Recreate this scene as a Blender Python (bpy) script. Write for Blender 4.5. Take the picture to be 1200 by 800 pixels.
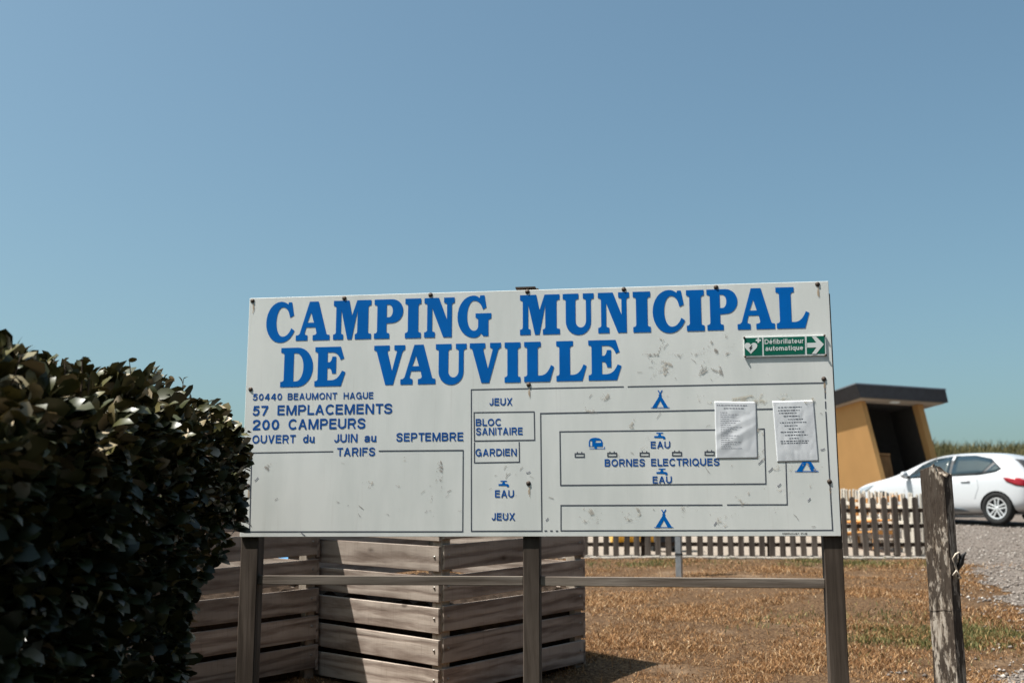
import bpy, bmesh, math, random
import numpy as np
from mathutils import Vector, Matrix
from mathutils.geometry import tessellate_polygon
from mathutils.bvhtree import BVHTree

for o in list(bpy.data.objects):
    bpy.data.objects.remove(o)
scene = bpy.context.scene
COL = scene.collection
R = math.radians
rng = random.Random(7)
nrg = np.random.default_rng(11)

# ------------------------------------------------------------------ camera, sky, sun, exposure
EYE = 1.5
PITCH = 0.1788
FPX = 1345.0
cam = bpy.data.cameras.new('camera')
cam.lens = FPX / 1200 * 36
cam.sensor_width = 36
cam.clip_end = 3000
cam.dof.use_dof = True
cam.dof.focus_distance = 5.9
cam.dof.aperture_fstop = 2.8
co = bpy.data.objects.new('camera', cam)
COL.objects.link(co)
co.location = (0, 0, EYE)
co.rotation_euler = (math.pi / 2 + PITCH, 0, 0)
scene.camera = co

SUN = Vector((-0.50, -0.125, 1.0)).normalized()          # towards the sun
world = bpy.data.worlds.new('World')
scene.world = world
world.use_nodes = True
wn = world.node_tree
bg = wn.nodes['Background']
sky = wn.nodes.new('ShaderNodeTexSky')
sky.sky_type = 'NISHITA'
sky.sun_disc = False
sky.sun_elevation = math.asin(SUN.z)
sky.sun_rotation = math.atan2(SUN.x, SUN.y)
sky.altitude = 0
sky.air_density = 1.0
sky.dust_density = 3.2
sky.ozone_density = 3.0
tint = wn.nodes.new('ShaderNodeMix')
tint.data_type = 'RGBA'
tint.blend_type = 'MULTIPLY'
tint.inputs[0].default_value = 1.0
tint.inputs[7].default_value = (0.84, 0.985, 0.865, 1)      # white balance of the photograph
wn.links.new(sky.outputs[0], tint.inputs[6])
wn.links.new(tint.outputs[2], bg.inputs[0])
bg.inputs[1].default_value = 0.097
sl = bpy.data.lights.new('sun', 'SUN')
sl.energy = 5.0
sl.angle = R(0.53)
sl.color = (1.0, 0.965, 0.91)
so = bpy.data.objects.new('sun', sl)
COL.objects.link(so)
so.rotation_euler = SUN.to_track_quat('Z', 'Y').to_euler()
scene.view_settings.view_transform = 'Standard'
scene.view_settings.look = 'None'
scene.view_settings.gamma = 1
scene.view_settings.exposure = 0.70
scene.view_settings.use_curve_mapping = False
scene.render.engine = 'CYCLES'
scene.cycles.max_bounces = 6


# ------------------------------------------------------------------ helpers
def ray(px, py):
    d = (px - 600) / FPX
    u = (400 - py) / FPX
    c, s = math.cos(PITCH), math.sin(PITCH)
    return Vector((d, c - u * s, s + u * c))


def pt(px, py, Y):
    r = ray(px, py)
    return Vector((0, 0, EYE)) + r * (Y / r.y)


GY = [-60, -10, 0, 3, 5.5, 7, 10, 14, 16.5, 18, 24, 30, 36, 41, 45, 50, 60, 90, 160, 1200]
GZ = [-3, -1.9, -1.65, -1.47, -1.2, -1.0, -.685, -.31, -.123, -.02, .446, .92, 1.6, 3.0, 3.75, 3.6, 2.6, .6, -2, -3]


def _smooth_table():
    ys = np.arange(-60, 1200, 0.25)
    z = np.interp(ys, GY, GZ)
    k = np.ones(9) / 9
    zp = np.pad(z, 4, mode='edge')
    return ys, np.convolve(zp, k, 'valid')


GTY, GTZ = _smooth_table()


def gz(x, y):
    """height of the terrain (works on numbers and arrays)"""
    b = np.interp(y, GTY, GTZ) + EYE
    n = 0.018 * np.sin(x * 1.7 + 0.6 * y) + 0.014 * np.sin(2.9 * y + 1.3 * x + 1) + 0.02 * np.sin(0.8 * x - 1.1 * y)
    w = np.clip((np.asarray(y, float) - 4) / 3, 0.2, 1) * np.clip((16 - np.asarray(y, float)) / 4, 0.12, 1)
    far = np.clip((np.asarray(y, float) - 34) / 8, 0, 1)
    dune = far * (0.14 * np.sin(x * 0.23 + 1) + 0.10 * np.sin(x * 0.61))
    return b + n * w + dune


def link(o):
    COL.objects.link(o)
    return o


def thing(name, label, cat, loc=(0, 0, 0), rot=(0, 0, 0), group=None):
    o = bpy.data.objects.new(name, None)
    o.empty_display_size = 0.2
    link(o)
    o.location = loc
    o.rotation_euler = rot
    tag(o, label, cat, group)
    return o


def tag(o, label, cat, group=None, kind=None):
    o['label'] = label
    o['category'] = cat
    if group:
        o['group'] = group
    if kind:
        o['kind'] = kind
    return o


class MB:
    def __init__(s):
        s.v = []
        s.f = []
        s.m = []

    def add(s, verts, faces, mi=0):
        n = len(s.v)
        s.v += [tuple(v) for v in verts]
        s.f += [tuple(i + n for i in f) for f in faces]
        s.m += [mi] * len(faces)

    def box(s, c, size, M=None, mi=0):
        x, y, z = (k / 2 for k in size)
        vs = [Vector((sx * x, sy * y, sz * z)) for sz in (-1, 1) for sy in (-1, 1) for sx in (-1, 1)]
        if M is not None:
            vs = [M @ v for v in vs]
        vs = [v + Vector(c) for v in vs]
        s.add(vs, [(0, 2, 3, 1), (4, 5, 7, 6), (0, 1, 5, 4), (2, 6, 7, 3), (0, 4, 6, 2), (1, 3, 7, 5)], mi)

    def prism(s, poly, h0, h1, axis='z', mi=0):
        """poly in 2-D, extruded along axis from h0 to h1"""
        n = len(poly)
        def P(a, b, h):
            return {'z': (a, b, h), 'y': (a, h, b), 'x': (h, a, b)}[axis]
        vs = [P(a, b, h0) for a, b in poly] + [P(a, b, h1) for a, b in poly]
        tr = tessellate_polygon([[Vector((a, b, 0)) for a, b in poly]])
        fs = [tuple(t) for t in tr] + [tuple(i + n for i in reversed(t)) for t in tr]
        fs += [(i, (i + 1) % n, (i + 1) % n + n, i + n) for i in range(n)]
        s.add(vs, fs, mi)

    def tube(s, pts, r, n=8, mi=0, caps=True):
        pts = [Vector(p) for p in pts]
        rs = r if isinstance(r, (list, tuple)) else [r] * len(pts)
        base = len(s.v)
        up = Vector((0, 0, 1))
        for i, p in enumerate(pts):
            t = (pts[min(i + 1, len(pts) - 1)] - pts[max(i - 1, 0)]).normalized()
            a = t.cross(up)
            if a.length < 1e-3:
                a = t.cross(Vector((1, 0, 0)))
            a.normalize()
            b = t.cross(a)
            for k in range(n):
                an = 2 * math.pi * k / n
                s.v.append(tuple(p + (a * math.cos(an) + b * math.sin(an)) * rs[i]))
        for i in range(len(pts) - 1):
            for k in range(n):
                k2 = (k + 1) % n
                s.f.append((base + i * n + k, base + i * n + k2, base + (i + 1) * n + k2, base + (i + 1) * n + k))
                s.m.append(mi)
        if caps:
            s.f.append(tuple(base + k for k in range(n)))
            s.f.append(tuple(base + (len(pts) - 1) * n + k for k in reversed(range(n))))
            s.m += [mi, mi]

    def lathe(s, prof, n=24, axis='y', c=(0, 0, 0), mi=0, closed=False):
        base = len(s.v)
        for r, h in prof:
            for k in range(n):
                a = 2 * math.pi * k / n
                if axis == 'y':
                    v = (c[0] + r * math.cos(a), c[1] + h, c[2] + r * math.sin(a))
                elif axis == 'z':
                    v = (c[0] + r * math.cos(a), c[1] + r * math.sin(a), c[2] + h)
                else:
                    v = (c[0] + h, c[1] + r * math.cos(a), c[2] + r * math.sin(a))
                s.v.append(v)
        m = len(prof)
        for i in range(m if closed else m - 1):
            j = (i + 1) % m
            for k in range(n):
                k2 = (k + 1) % n
                s.f.append((base + i * n + k, base + i * n + k2, base + j * n + k2, base + j * n + k))
                s.m.append(mi)

    def build(s, name, mats, parent=None, loc=(0, 0, 0), rot=(0, 0, 0), smooth=False, bevel=0, seg=1, recalc=True):
        me = bpy.data.meshes.new(name)
        me.from_pydata(s.v, [], s.f)
        if not isinstance(mats, (list, tuple)):
            mats = [mats]
        for m in mats:
            me.materials.append(m)
        if any(s.m):
            me.polygons.foreach_set('material_index', s.m)
        if recalc or bevel:
            b = bmesh.new()
            b.from_mesh(me)
            if recalc:
                bmesh.ops.recalc_face_normals(b, faces=b.faces[:])
            if bevel:
                es = [e for e in b.edges if len(e.link_faces) == 2 and e.calc_face_angle(0) > 0.6]
                bmesh.ops.bevel(b, geom=es, offset=bevel, segments=seg, affect='EDGES', clamp_overlap=True)
            b.to_mesh(me)
            b.free()
        if smooth:
            me.polygons.foreach_set('use_smooth', [True] * len(me.polygons))
        me.update()
        o = bpy.data.objects.new(name, me)
        link(o)
        if parent:
            o.parent = parent
        o.location = loc
        o.rotation_euler = rot
        return o


def numpy_mesh(name, verts, loops, nper, mat, parent=None, smooth=False):
    """verts (n,3), loops flat indices, every face with nper corners"""
    me = bpy.data.meshes.new(name)
    nf = len(loops) // nper
    me.vertices.add(len(verts))
    me.vertices.foreach_set('co', np.asarray(verts, np.float32).ravel())
    me.loops.add(len(loops))
    me.loops.foreach_set('vertex_index', np.asarray(loops, np.int32))
    me.polygons.add(nf)
    me.polygons.foreach_set('loop_start', np.arange(0, nf * nper, nper, dtype=np.int32))
    me.polygons.foreach_set('loop_total', np.full(nf, nper, np.int32))
    if smooth:
        me.polygons.foreach_set('use_smooth', np.ones(nf, bool))
    me.update(calc_edges=True)
    me.validate()
    me.materials.append(mat)
    o = bpy.data.objects.new(name, me)
    link(o)
    if parent:
        o.parent = parent
    return o


# ------------------------------------------------------------------ materials
class NT:
    def __init__(s, name):
        s.mat = bpy.data.materials.new(name)
        s.mat.use_nodes = True
        s.t = s.mat.node_tree
        s.b = s.t.nodes['Principled BSDF']

    def n(s, typ, **kw):
        nd = s.t.nodes.new(typ)
        for k, v in kw.items():
            if k in nd.inputs.keys() if hasattr(nd.inputs, 'keys') else False:
                nd.inputs[k].default_value = v
            else:
                setattr(nd, k, v)
        return nd

    def l(s, a, b):
        s.t.links.new(a, b)

    def coord(s, kind='Object', scale=(1, 1, 1), rand=False, rot=(0, 0, 0)):
        tc = s.n('ShaderNodeTexCoord')
        mp = s.n('ShaderNodeMapping')
        mp.inputs['Scale'].default_value = scale
        mp.inputs['Rotation'].default_value = rot
        s.l(tc.outputs[kind], mp.inputs[0])
        out = mp.outputs[0]
        if rand:
            oi = s.n('ShaderNodeObjectInfo')
            ml = s.n('ShaderNodeMath', operation='MULTIPLY')
            s.l(oi.outputs['Random'], ml.inputs[0])
            ml.inputs[1].default_value = 57.3
            va = s.n('ShaderNodeVectorMath', operation='ADD')
            s.l(out, va.inputs[0])
            s.l(ml.outputs[0], va.inputs[1])
            out = va.outputs[0]
        return out

    def noise(s, vec, scale, detail=4, rough=.55, dist=0):
        nd = s.n('ShaderNodeTexNoise')
        nd.inputs['Scale'].default_value = scale
        nd.inputs['Detail'].default_value = detail
        nd.inputs['Roughness'].default_value = rough
        nd.inputs['Distortion'].default_value = dist
        s.l(vec, nd.inputs['Vector'])
        return nd.outputs['Fac']

    def ramp(s, fac, stops):
        r = s.n('ShaderNodeValToRGB')
        e = r.color_ramp.elements
        while len(e) < len(stops):
            e.new(0.5)
        for i, (p, c) in enumerate(stops):
            e[i].position = p
            e[i].color = (*c, 1) if len(c) == 3 else c
        s.l(fac, r.inputs[0])
        return r.outputs[0]

    def mix(s, fac, a, b, typ='MIX'):
        m = s.n('ShaderNodeMix', data_type='RGBA', blend_type=typ)
        for src, i in ((fac, 0), (a, 6), (b, 7)):
            if isinstance(src, (int, float)):
                m.inputs[i].default_value = src
            elif isinstance(src, tuple):
                m.inputs[i].default_value = (*src, 1)
            else:
                s.l(src, m.inputs[i])
        return m.outputs[2]

    def bump(s, h, strength=.3, dist=.01):
        b = s.n('ShaderNodeBump')
        b.inputs['Strength'].default_value = strength
        b.inputs['Distance'].default_value = dist
        s.l(h, b.inputs['Height'])
        s.l(b.outputs[0], s.b.inputs['Normal'])

    def base(s, c):
        if isinstance(c, tuple):
            s.b.inputs['Base Color'].default_value = (*c, 1)
        else:
            s.l(c, s.b.inputs['Base Color'])

    def set(s, rough=.6, spec=.4, metal=0, coat=0):
        s.b.inputs['Roughness'].default_value = rough
        s.b.inputs['Specular IOR Level'].default_value = spec
        s.b.inputs['Metallic'].default_value = metal
        s.b.inputs['Coat Weight'].default_value = coat
        return s.mat


def simple(name, c, rough=.6, spec=.4, metal=0, var=.12, vscale=6, bump=0, coat=0):
    m = NT(name)
    v = m.coord('Object', rand=True)
    n = m.noise(v, vscale, 5)
    lo = tuple(k * (1 - var) for k in c)
    hi = tuple(min(1, k * (1 + var)) for k in c)
    m.base(m.ramp(n, [(.3, lo), (.7, hi)]))
    if bump:
        m.bump(m.noise(v, vscale * 8, 4), bump, .004)
    return m.set(rough, spec, metal, coat)


def wood(name, c_lo, c_mid, c_hi, axis=0, grain=26, stretch=.06, rough=.85, bump=.35, wave=True, ring=.25, knots=False):
    """weathered timber with the grain along one local axis"""
    m = NT(name)
    sc = [1, 1, 1]
    sc[axis] = stretch
    v = m.coord('Object', scale=tuple(sc), rand=True)
    warp = m.noise(v, 5, 3, .5)
    va = m.n('ShaderNodeVectorMath', operation='ADD')
    sv = m.n('ShaderNodeVectorMath', operation='SCALE')
    nz = m.n('ShaderNodeTexNoise')
    nz.inputs['Scale'].default_value = 6
    m.l(v, nz.inputs['Vector'])
    m.l(nz.outputs['Color'], sv.inputs[0])
    sv.inputs['Scale'].default_value = .16
    m.l(v, va.inputs[0])
    m.l(sv.outputs[0], va.inputs[1])
    g = m.noise(va.outputs[0], grain, 6, .62)
    fine = m.noise(v, grain * 5, 4, .6)
    w = m.n('ShaderNodeTexWave', wave_type='RINGS')
    w.inputs['Scale'].default_value = 5
    w.inputs['Distortion'].default_value = 7
    w.inputs['Detail'].default_value = 3
    w.inputs['Detail Scale'].default_value = 1.5
    m.l(va.outputs[0], w.inputs['Vector'])
    mx = m.n('ShaderNodeMath', operation='MULTIPLY_ADD')
    m.l(w.outputs['Fac'], mx.inputs[0])
    mx.inputs[1].default_value = ring if wave else 0
    m.l(g, mx.inputs[2])
    ad = m.n('ShaderNodeMath', operation='MULTIPLY_ADD')
    m.l(fine, ad.inputs[0])
    ad.inputs[1].default_value = .22
    m.l(mx.outputs[0], ad.inputs[2])
    col = m.ramp(ad.outputs[0], [(.38, c_lo), (.6 + .3 * (ring - .25), c_mid), (.86 + .6 * (ring - .25), c_hi)])
    if knots:
        vk = m.n('ShaderNodeTexVoronoi')
        vk.inputs['Scale'].default_value = 4.2
        kc = m.coord('Object', scale=(.55, 1, 1), rand=True)
        m.l(kc, vk.inputs['Vector'])
        kd = m.n('ShaderNodeMath', operation='MULTIPLY_ADD')
        m.l(m.noise(kc, 30, 3), kd.inputs[0])
        kd.inputs[1].default_value = .07
        m.l(vk.outputs['Distance'], kd.inputs[2])
        col = m.mix(m.ramp(kd.outputs[0], [(.07, (.75, .75, .75)), (.10, (.25, .25, .25)), (.14, (0, 0, 0))]), col, tuple(k * .45 for k in c_lo))
        saw = m.noise(m.coord('Object', scale=(9, 1, .4), rand=True), 14, 3, .6)
        col = m.mix(m.ramp(saw, [(.55, (0, 0, 0)), (.75, (.28, .28, .28))]), col, c_lo)
    blot = m.noise(m.coord('Object', rand=True), 2.2, 3)
    col = m.mix(m.ramp(blot, [(.42, (0, 0, 0)), (.66, (.45, .45, .45))]), col, c_lo)
    oi = m.n('ShaderNodeObjectInfo')
    hv = m.n('ShaderNodeHueSaturation')
    mr = m.n('ShaderNodeMapRange')
    m.l(oi.outputs['Random'], mr.inputs[0])
    mr.inputs[3].default_value = .78
    mr.inputs[4].default_value = 1.2
    m.l(mr.outputs[0], hv.inputs['Value'])
    m.l(col, hv.inputs['Color'])
    m.base(hv.outputs[0])
    m.bump(ad.outputs[0], bump, .006)
    return m.set(rough, .25)


M = {}
# sign panel: aged white painted sheet, faint vertical streaks and grime
m = NT('sign_panel_white')
v = m.coord('Object')
grime = m.noise(m.coord('Object', scale=(2.2, 1, .5)), 2.2, 6, .6)
col = m.ramp(grime, [(.3, (.72, .735, .70)), (.62, (.85, .853, .815))])
spk = m.noise(v, 60, 5, .7)
col = m.mix(m.ramp(spk, [(.72, (0, 0, 0)), (.80, (.45, .45, .45))]), col, (.42, .38, .33))
streak = m.noise(m.coord('Object', scale=(14, 1, .6)), 3, 4, .6)
col = m.mix(m.ramp(streak, [(.60, (0, 0, 0)), (.78, (.22, .22, .22))]), col, (.52, .48, .42))
m.base(col)
m.bump(m.noise(v, 3, 3), .05, .01)
M['panel'] = m.set(.42, .4)
M['blue'] = simple('blue_vinyl', (.000, .135, .49), .55, .08, var=.10, vscale=4)
M['darkblue'] = simple('dark_blue_vinyl', (.004, .088, .35), .45, .35, var=.12)
M['line'] = simple('grey_line_paint', (.075, .085, .11), .5, .3)
M['green'] = simple('safety_green', (.005, .135, .085), .35, .4, var=.08)
M['signwhite'] = simple('sign_white_print', (.78, .80, .78), .4, .4, var=.03)
M['black_ink'] = simple('black_ink', (.03, .03, .035), .6, .2)
M['grey_ink'] = simple('grey_ink', (.23, .23, .27), .6, .2)
M['bolt'] = simple('zinc_bolt', (.30, .27, .24), .45, .5, metal=.7, var=.3, vscale=60)
M['rustbolt'] = simple('rusty_bolt', (.10, .075, .06), .6, .4, metal=.4, var=.3, vscale=60)
M['scuff'] = simple('worn_scuff', (.42, .40, .37), .7, .2)
M['galv'] = simple('galvanised_steel', (.34, .36, .38), .45, .5, metal=.75, var=.15, vscale=20)
M['edge'] = simple('sign_edge', (.62, .62, .60), .5, .4)


def residue_mat(name, c, thr, scale):
    m = NT(name)
    v = m.coord('Object', rand=True)
    n = m.noise(v, scale, 6, .7, .6)
    big = m.noise(v, scale * .22, 3, .5)
    mu = m.n('ShaderNodeMath', operation='MULTIPLY')
    m.l(n, mu.inputs[0])
    m.l(big, mu.inputs[1])
    a = m.ramp(mu.outputs[0], [(thr, (0, 0, 0)), (thr + .05, (.75, .75, .75))])
    m.base(c)
    m.l(a, m.b.inputs['Alpha'])
    return m.set(.8, .2)


M['residue'] = residue_mat('glue_residue', (.55, .50, .44), .33, 38)
M['residue_dark'] = residue_mat('dirt_residue', (.34, .30, .27), .33, 45)
M['rust_run'] = residue_mat('rust_run', (.50, .38, .27), .19, 60)
M['residue_star'] = residue_mat('star_residue', (.42, .39, .36), .25, 40)
M['residue_pale'] = residue_mat('pale_residue', (.62, .57, .48), .29, 30)

m = NT('wrinkled_plastic_paper')
v = m.coord('Object', rand=True)
n = m.noise(v, 9, 5, .6, .5)
m.base(m.ramp(n, [(.3, (.74, .75, .775)), (.7, (.82, .83, .85))]))
m.bump(n, .10, .006)
M['paper'] = m.set(.28, .5)

M['signwood'] = wood('sign_post_wood', (.030, .021, .015), (.06, .044, .033), (.11, .085, .068), axis=2, grain=30)
M['railwood'] = wood('rail_wood', (.075, .055, .04), (.14, .11, .088), (.24, .20, .165), axis=0, grain=30)
M['cratewood'] = wood('crate_wood', (.11, .077, .059), (.25, .195, .16), (.42, .35, .295), axis=0, grain=26, stretch=.11, ring=.36, knots=True)
M['cratepost'] = wood('crate_post_wood', (.16, .13, .10), (.30, .25, .20), (.42, .36, .30), axis=2)
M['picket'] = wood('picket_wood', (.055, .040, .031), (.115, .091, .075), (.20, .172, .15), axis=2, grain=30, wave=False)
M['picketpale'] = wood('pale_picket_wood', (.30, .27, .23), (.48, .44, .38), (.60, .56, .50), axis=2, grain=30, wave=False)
M['fencerail'] = wood('fence_rail_wood', (.035, .022, .016), (.065, .042, .03), (.10, .07, .05), axis=0)
M['pine'] = wood('new_pine_wood', (.50, .23, .075), (.68, .34, .11), (.76, .42, .17), axis=0, bump=.1, wave=False)

# the old gate post: pale flaking grain with dark wet-looking bare patches
m = NT('old_post_wood')
v = m.coord('Object', scale=(1, 1, .16), rand=False)
g = m.noise(v, 60, 8, .7, .4)
g2 = m.noise(m.coord('Object', scale=(1, 1, .3)), 24, 6, .68, .8)
col = m.ramp(g, [(.40, (.05, .036, .026)), (.47, (.25, .20, .155)), (.58, (.50, .435, .365))])
big = m.noise(m.coord('Object', scale=(1, 1, .34)), 11, 8, .68)
mu = m.n('ShaderNodeMath', operation='MULTIPLY_ADD')
m.l(g2, mu.inputs[0]); mu.inputs[1].default_value = .6; m.l(big, mu.inputs[2])
dark = m.ramp(mu.outputs[0], [(.755, (0, 0, 0)), (.81, (.94, .94, .94))])
col = m.mix(dark, col, (.052, .038, .029))
m.base(col)
m.bump(g, .8, .012)
M['oldpost'] = m.set(.9, .2)

# ground: dry soil and thatch
m = NT('dry_soil')
v = m.coord('Object')
n1 = m.noise(v, 1.3, 5, .6)
n2 = m.noise(v, 38, 8, .8)
col = m.ramp(n2, [(.36, (.022, .013, .008)), (.5, (.105, .06, .032)), (.66, (.28, .18, .10))])
col = m.mix(m.ramp(n1, [(.56, (0, 0, 0)), (.70, (.55, .55, .55))]), col, (.25, .175, .115))
m.base(col)
m.bump(n2, .7, .03)
M['soil'] = m.set(.95, .1)
m = NT('pale_gravel')
v = m.coord('Object')
vo = m.n('ShaderNodeTexVoronoi')
vo.inputs['Scale'].default_value = 42
m.l(v, vo.inputs['Vector'])
n1 = m.noise(v, 1.6, 8, .7)
n2 = m.noise(v, 14, 8, .75)
col = m.ramp(vo.outputs['Color'], [(.2, (.075, .06, .05)), (.5, (.15, .124, .106)), (.85, (.25, .212, .185))])
col = m.mix(m.ramp(n1, [(.45, (0, 0, 0)), (.7, (.5, .5, .5))]), col, (.165, .13, .108))
m.base(m.mix(.35, col, m.ramp(n2, [(.3, (.085, .07, .06)), (.7, (.25, .217, .19))])))
m.bump(vo.outputs['Distance'], .8, .02)
M['gravel'] = m.set(.95, .1)
m = NT('bright_sand')
v = m.coord('Object')
n2 = m.noise(v, 18, 5, .65)
m.base(m.ramp(n2, [(.3, (.22, .18, .145)), (.7, (.35, .295, .245))]))
m.bump(n2, .4, .02)
M['sand'] = m.set(.95, .1)
M['kerb'] = simple('concrete_kerb', (.30, .27, .235), .9, .2, var=.25, vscale=9, bump=.5)


def per_island(name, stops, rough=.7, spec=.3, trans=0):
    m = NT(name)
    g = m.n('ShaderNodeNewGeometry')
    m.base(m.ramp(g.outputs['Random Per Island'], stops))
    if trans:
        tr = m.n('ShaderNodeBsdfTranslucent')
        m.l(m.ramp(g.outputs['Random Per Island'], [(p, tuple(min(1, k * 1.3) for k in c)) for p, c in stops]), tr.inputs[0])
        ms = m.n('ShaderNodeMixShader')
        ms.inputs[0].default_value = trans
        m.l(m.b.outputs[0], ms.inputs[1])
        m.l(tr.outputs[0], ms.inputs[2])
        m.l(ms.outputs[0], m.t.nodes['Material Output'].inputs[0])
    return m.set(rough, spec)


M['straw'] = per_island('dry_grass', [(0, (.05, .025, .011)), (.3, (.18, .086, .034)), (.62, (.35, .182, .075)), (.86, (.49, .29, .135)), (1, (.62, .47, .30))], .75, .25, .15)
M['greengrass'] = per_island('green_grass', [(0, (.05, .06, .018)), (.5, (.10, .11, .035)), (.85, (.2, .17, .06)), (1, (.38, .28, .12))], .7, .25, .2)
M['stone'] = per_island('loose_stone', [(0, (.11, .09, .075)), (.4, (.20, .17, .15)), (.8, (.31, .27, .24)), (1, (.45, .41, .37))], .9, .2)
M['marram'] = per_island('dune_grass', [(0, (.035, .038, .014)), (.45, (.085, .082, .03)), (.8, (.17, .145, .06)), (1, (.36, .29, .15))], .7, .25, .2)
# thick leathery leaves, a few of them turned to the pale underside or dead
M['leaf'] = per_island('leathery_leaf', [(0, (.016, .020, .008)), (.55, (.030, .036, .012)), (.88, (.055, .055, .017)), (.95, (.11, .09, .035)), (1, (.24, .19, .12))], .38, .35)
M['sunlitleaf'] = per_island('sunlit_leaf', [(0, (.04, .042, .014)), (.35, (.075, .072, .024)), (.65, (.135, .115, .045)), (.84, (.24, .19, .11)), (1, (.44, .36, .26))], .4, .35)  # lighter leaf tones: sunlight on the hedge top put into the colour
M['twig'] = simple('twig_bark', (.10, .07, .05), .8, .2, var=.3, vscale=20)

M['compost'] = simple('dark_compost', (.035, .024, .017), .95, .1, var=.5, vscale=18, bump=.8)
m = NT('asphalt')
v = m.coord('Object')
m.base(m.ramp(m.noise(v, 90, 4, .7), [(.3, (.03, .03, .032)), (.7, (.065, .064, .063))]))
m.bump(m.noise(v, 120, 3), .4, .01)
M['asphalt'] = m.set(.85, .3)
m = NT('unseen_verge_green')
v = m.coord('Object')
m.base(m.ramp(m.noise(v, 30, 6, .7), [(.3, (.018, .024, .008)), (.7, (.055, .062, .022))]))
m.bump(m.noise(v, 60, 4), .8, .03)
M['unseen_verge'] = m.set(.95, .1)
# building and car
M['ochre'] = simple('ochre_render', (.42, .232, .088), .85, .2, var=.05, vscale=2, bump=.2)
M['slate'] = simple('dark_slate_fascia', (.035, .038, .047), .55, .4, var=.2, vscale=8)
M['zinc'] = simple('zinc_flashing', (.30, .32, .36), .4, .5, metal=.6)
M['soffit'] = simple('soffit_board', (.36, .29, .22), .7, .3, var=.06)
M['brownwood'] = wood('brown_panel_wood', (.12, .06, .025), (.19, .10, .042), (.26, .145, .065), axis=2, bump=.1, wave=False)
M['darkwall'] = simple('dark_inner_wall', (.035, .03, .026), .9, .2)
M['carwhite'] = simple('white_car_paint', (.53, .54, .56), .25, .5, var=.01, coat=.6)
M['glass'] = simple('car_glass', (.02, .035, .045), .04, .9, var=.05)
M['tyre'] = simple('tyre_rubber', (.018, .018, .018), .85, .3, var=.2)
M['trim'] = simple('black_plastic_trim', (.03, .031, .034), .5, .4)
M['greytrim'] = simple('grey_trim', (.13, .15, .17), .35, .5)
M['rim'] = simple('silver_wheel', (.62, .63, .64), .35, .5, metal=.35, var=.03)
M['redlamp'] = simple('red_tail_lamp', (.28, .008, .015), .15, .6, var=.2, vscale=15)
M['headlamp'] = simple('headlamp_glass', (.30, .33, .36), .08, .8, var=.2, vscale=20)
M['bluetarp'] = simple('light_blue_sheet', (.10, .27, .48), .5, .4, var=.1)
M['yellow'] = simple('yellow_plastic', (.72, .40, .05), .35, .5, var=.08)
M['darkthing'] = simple('dark_plastic', (.03, .035, .045), .5, .4)
M['wire'] = simple('pale_strap', (.52, .45, .37), .6, .3)
M['blackrubber'] = simple('black_rubber', (.015, .015, .016), .6, .4)

# ------------------------------------------------------------------ setting: ground, gravel drive
def terrain(name, xs, ys, mat, dz=0.0, keep=None):
    X, Y = np.meshgrid(xs, ys)
    Z = gz(X, Y) + dz + (np.clip((Y - 18.5) / 2, 0, 1) * .06 if dz else 0)
    v = np.stack([X, Y, Z], -1).reshape(-1, 3)
    nx, ny = len(xs), len(ys)
    i = np.arange((ny - 1) * nx).reshape(ny - 1, nx)[:, :-1]
    q = np.stack([i, i + 1, i + nx + 1, i + nx], -1)
    if keep is not None:
        cx = (X[:-1, :-1] + X[1:, 1:]) / 2
        cy = (Y[:-1, :-1] + Y[1:, 1:]) / 2
        q = q[keep(cx, cy)]
    else:
        q = q.reshape(-1, 4)
    o = numpy_mesh(name, v, q.ravel(), 4, mat, smooth=True)
    b = bmesh.new()
    b.from_mesh(o.data)
    bmesh.ops.delete(b, geom=[k for k in b.verts if not k.link_faces], context='VERTS')
    b.to_mesh(o.data)
    b.free()
    o['kind'] = 'structure'
    return o


xs = np.concatenate([[-900, -400, -150, -60, -30, -18], np.arange(-12, 16.1, .25), [18, 22, 30, 45, 80, 200, 500, 900]])
ys = np.concatenate([[-60, -30, -15, -6], np.arange(-2, 20, .2), np.arange(20, 56, 1.0), [60, 70, 90, 130, 200, 400, 800, 1190]])
terrain('ground', xs, ys, M['soil'])

# edge of the drive: x as a function of y (everything right of it is gravel)
EDY = np.array([-4, 2, 4.5, 6.2, 7.2, 8.4, 9.3, 10.4, 12, 14, 16.0, 17.5])
EDX = np.array([-1.2, .2, 1.1, 2.0, 2.6, 3.55, 4.25, 4.7, 5.05, 5.6, 6.2, 6.3])


def drive_edge(y):
    y = np.asarray(y, float)
    return np.interp(y, EDY, EDX) + .10 * np.sin(y * 5.1) + .06 * np.sin(y * 11.7 + 1)


gx = np.concatenate([np.arange(-1.6, 9, .09), np.arange(9, 30, .8)])
gy = np.arange(3.3, 33, .12)
terrain('gravel_drive', gx, gy, M['gravel'], .006, lambda x, y: (x > drive_edge(y)))
sx = np.arange(-9, 6.2, .3)
terrain('sandy_yard', sx, np.arange(16.75, 30, .3), M['sand'], .008)

terrain('unseen_road', np.arange(-40, 40.1, 1.0), np.arange(-5.4, 3.41, .2), M['asphalt'], .014)  # out of view; dark asphalt added to cut light bouncing onto the crates

terrain('unseen_grass_verge', np.arange(-14, 1.5, .3), np.arange(3.5, 6.5, .2), M['unseen_verge'], .012, lambda x, y: x < drive_edge(y) - .05)  # unseen dark strip, added to lower the ground bounce on shaded faces

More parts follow.
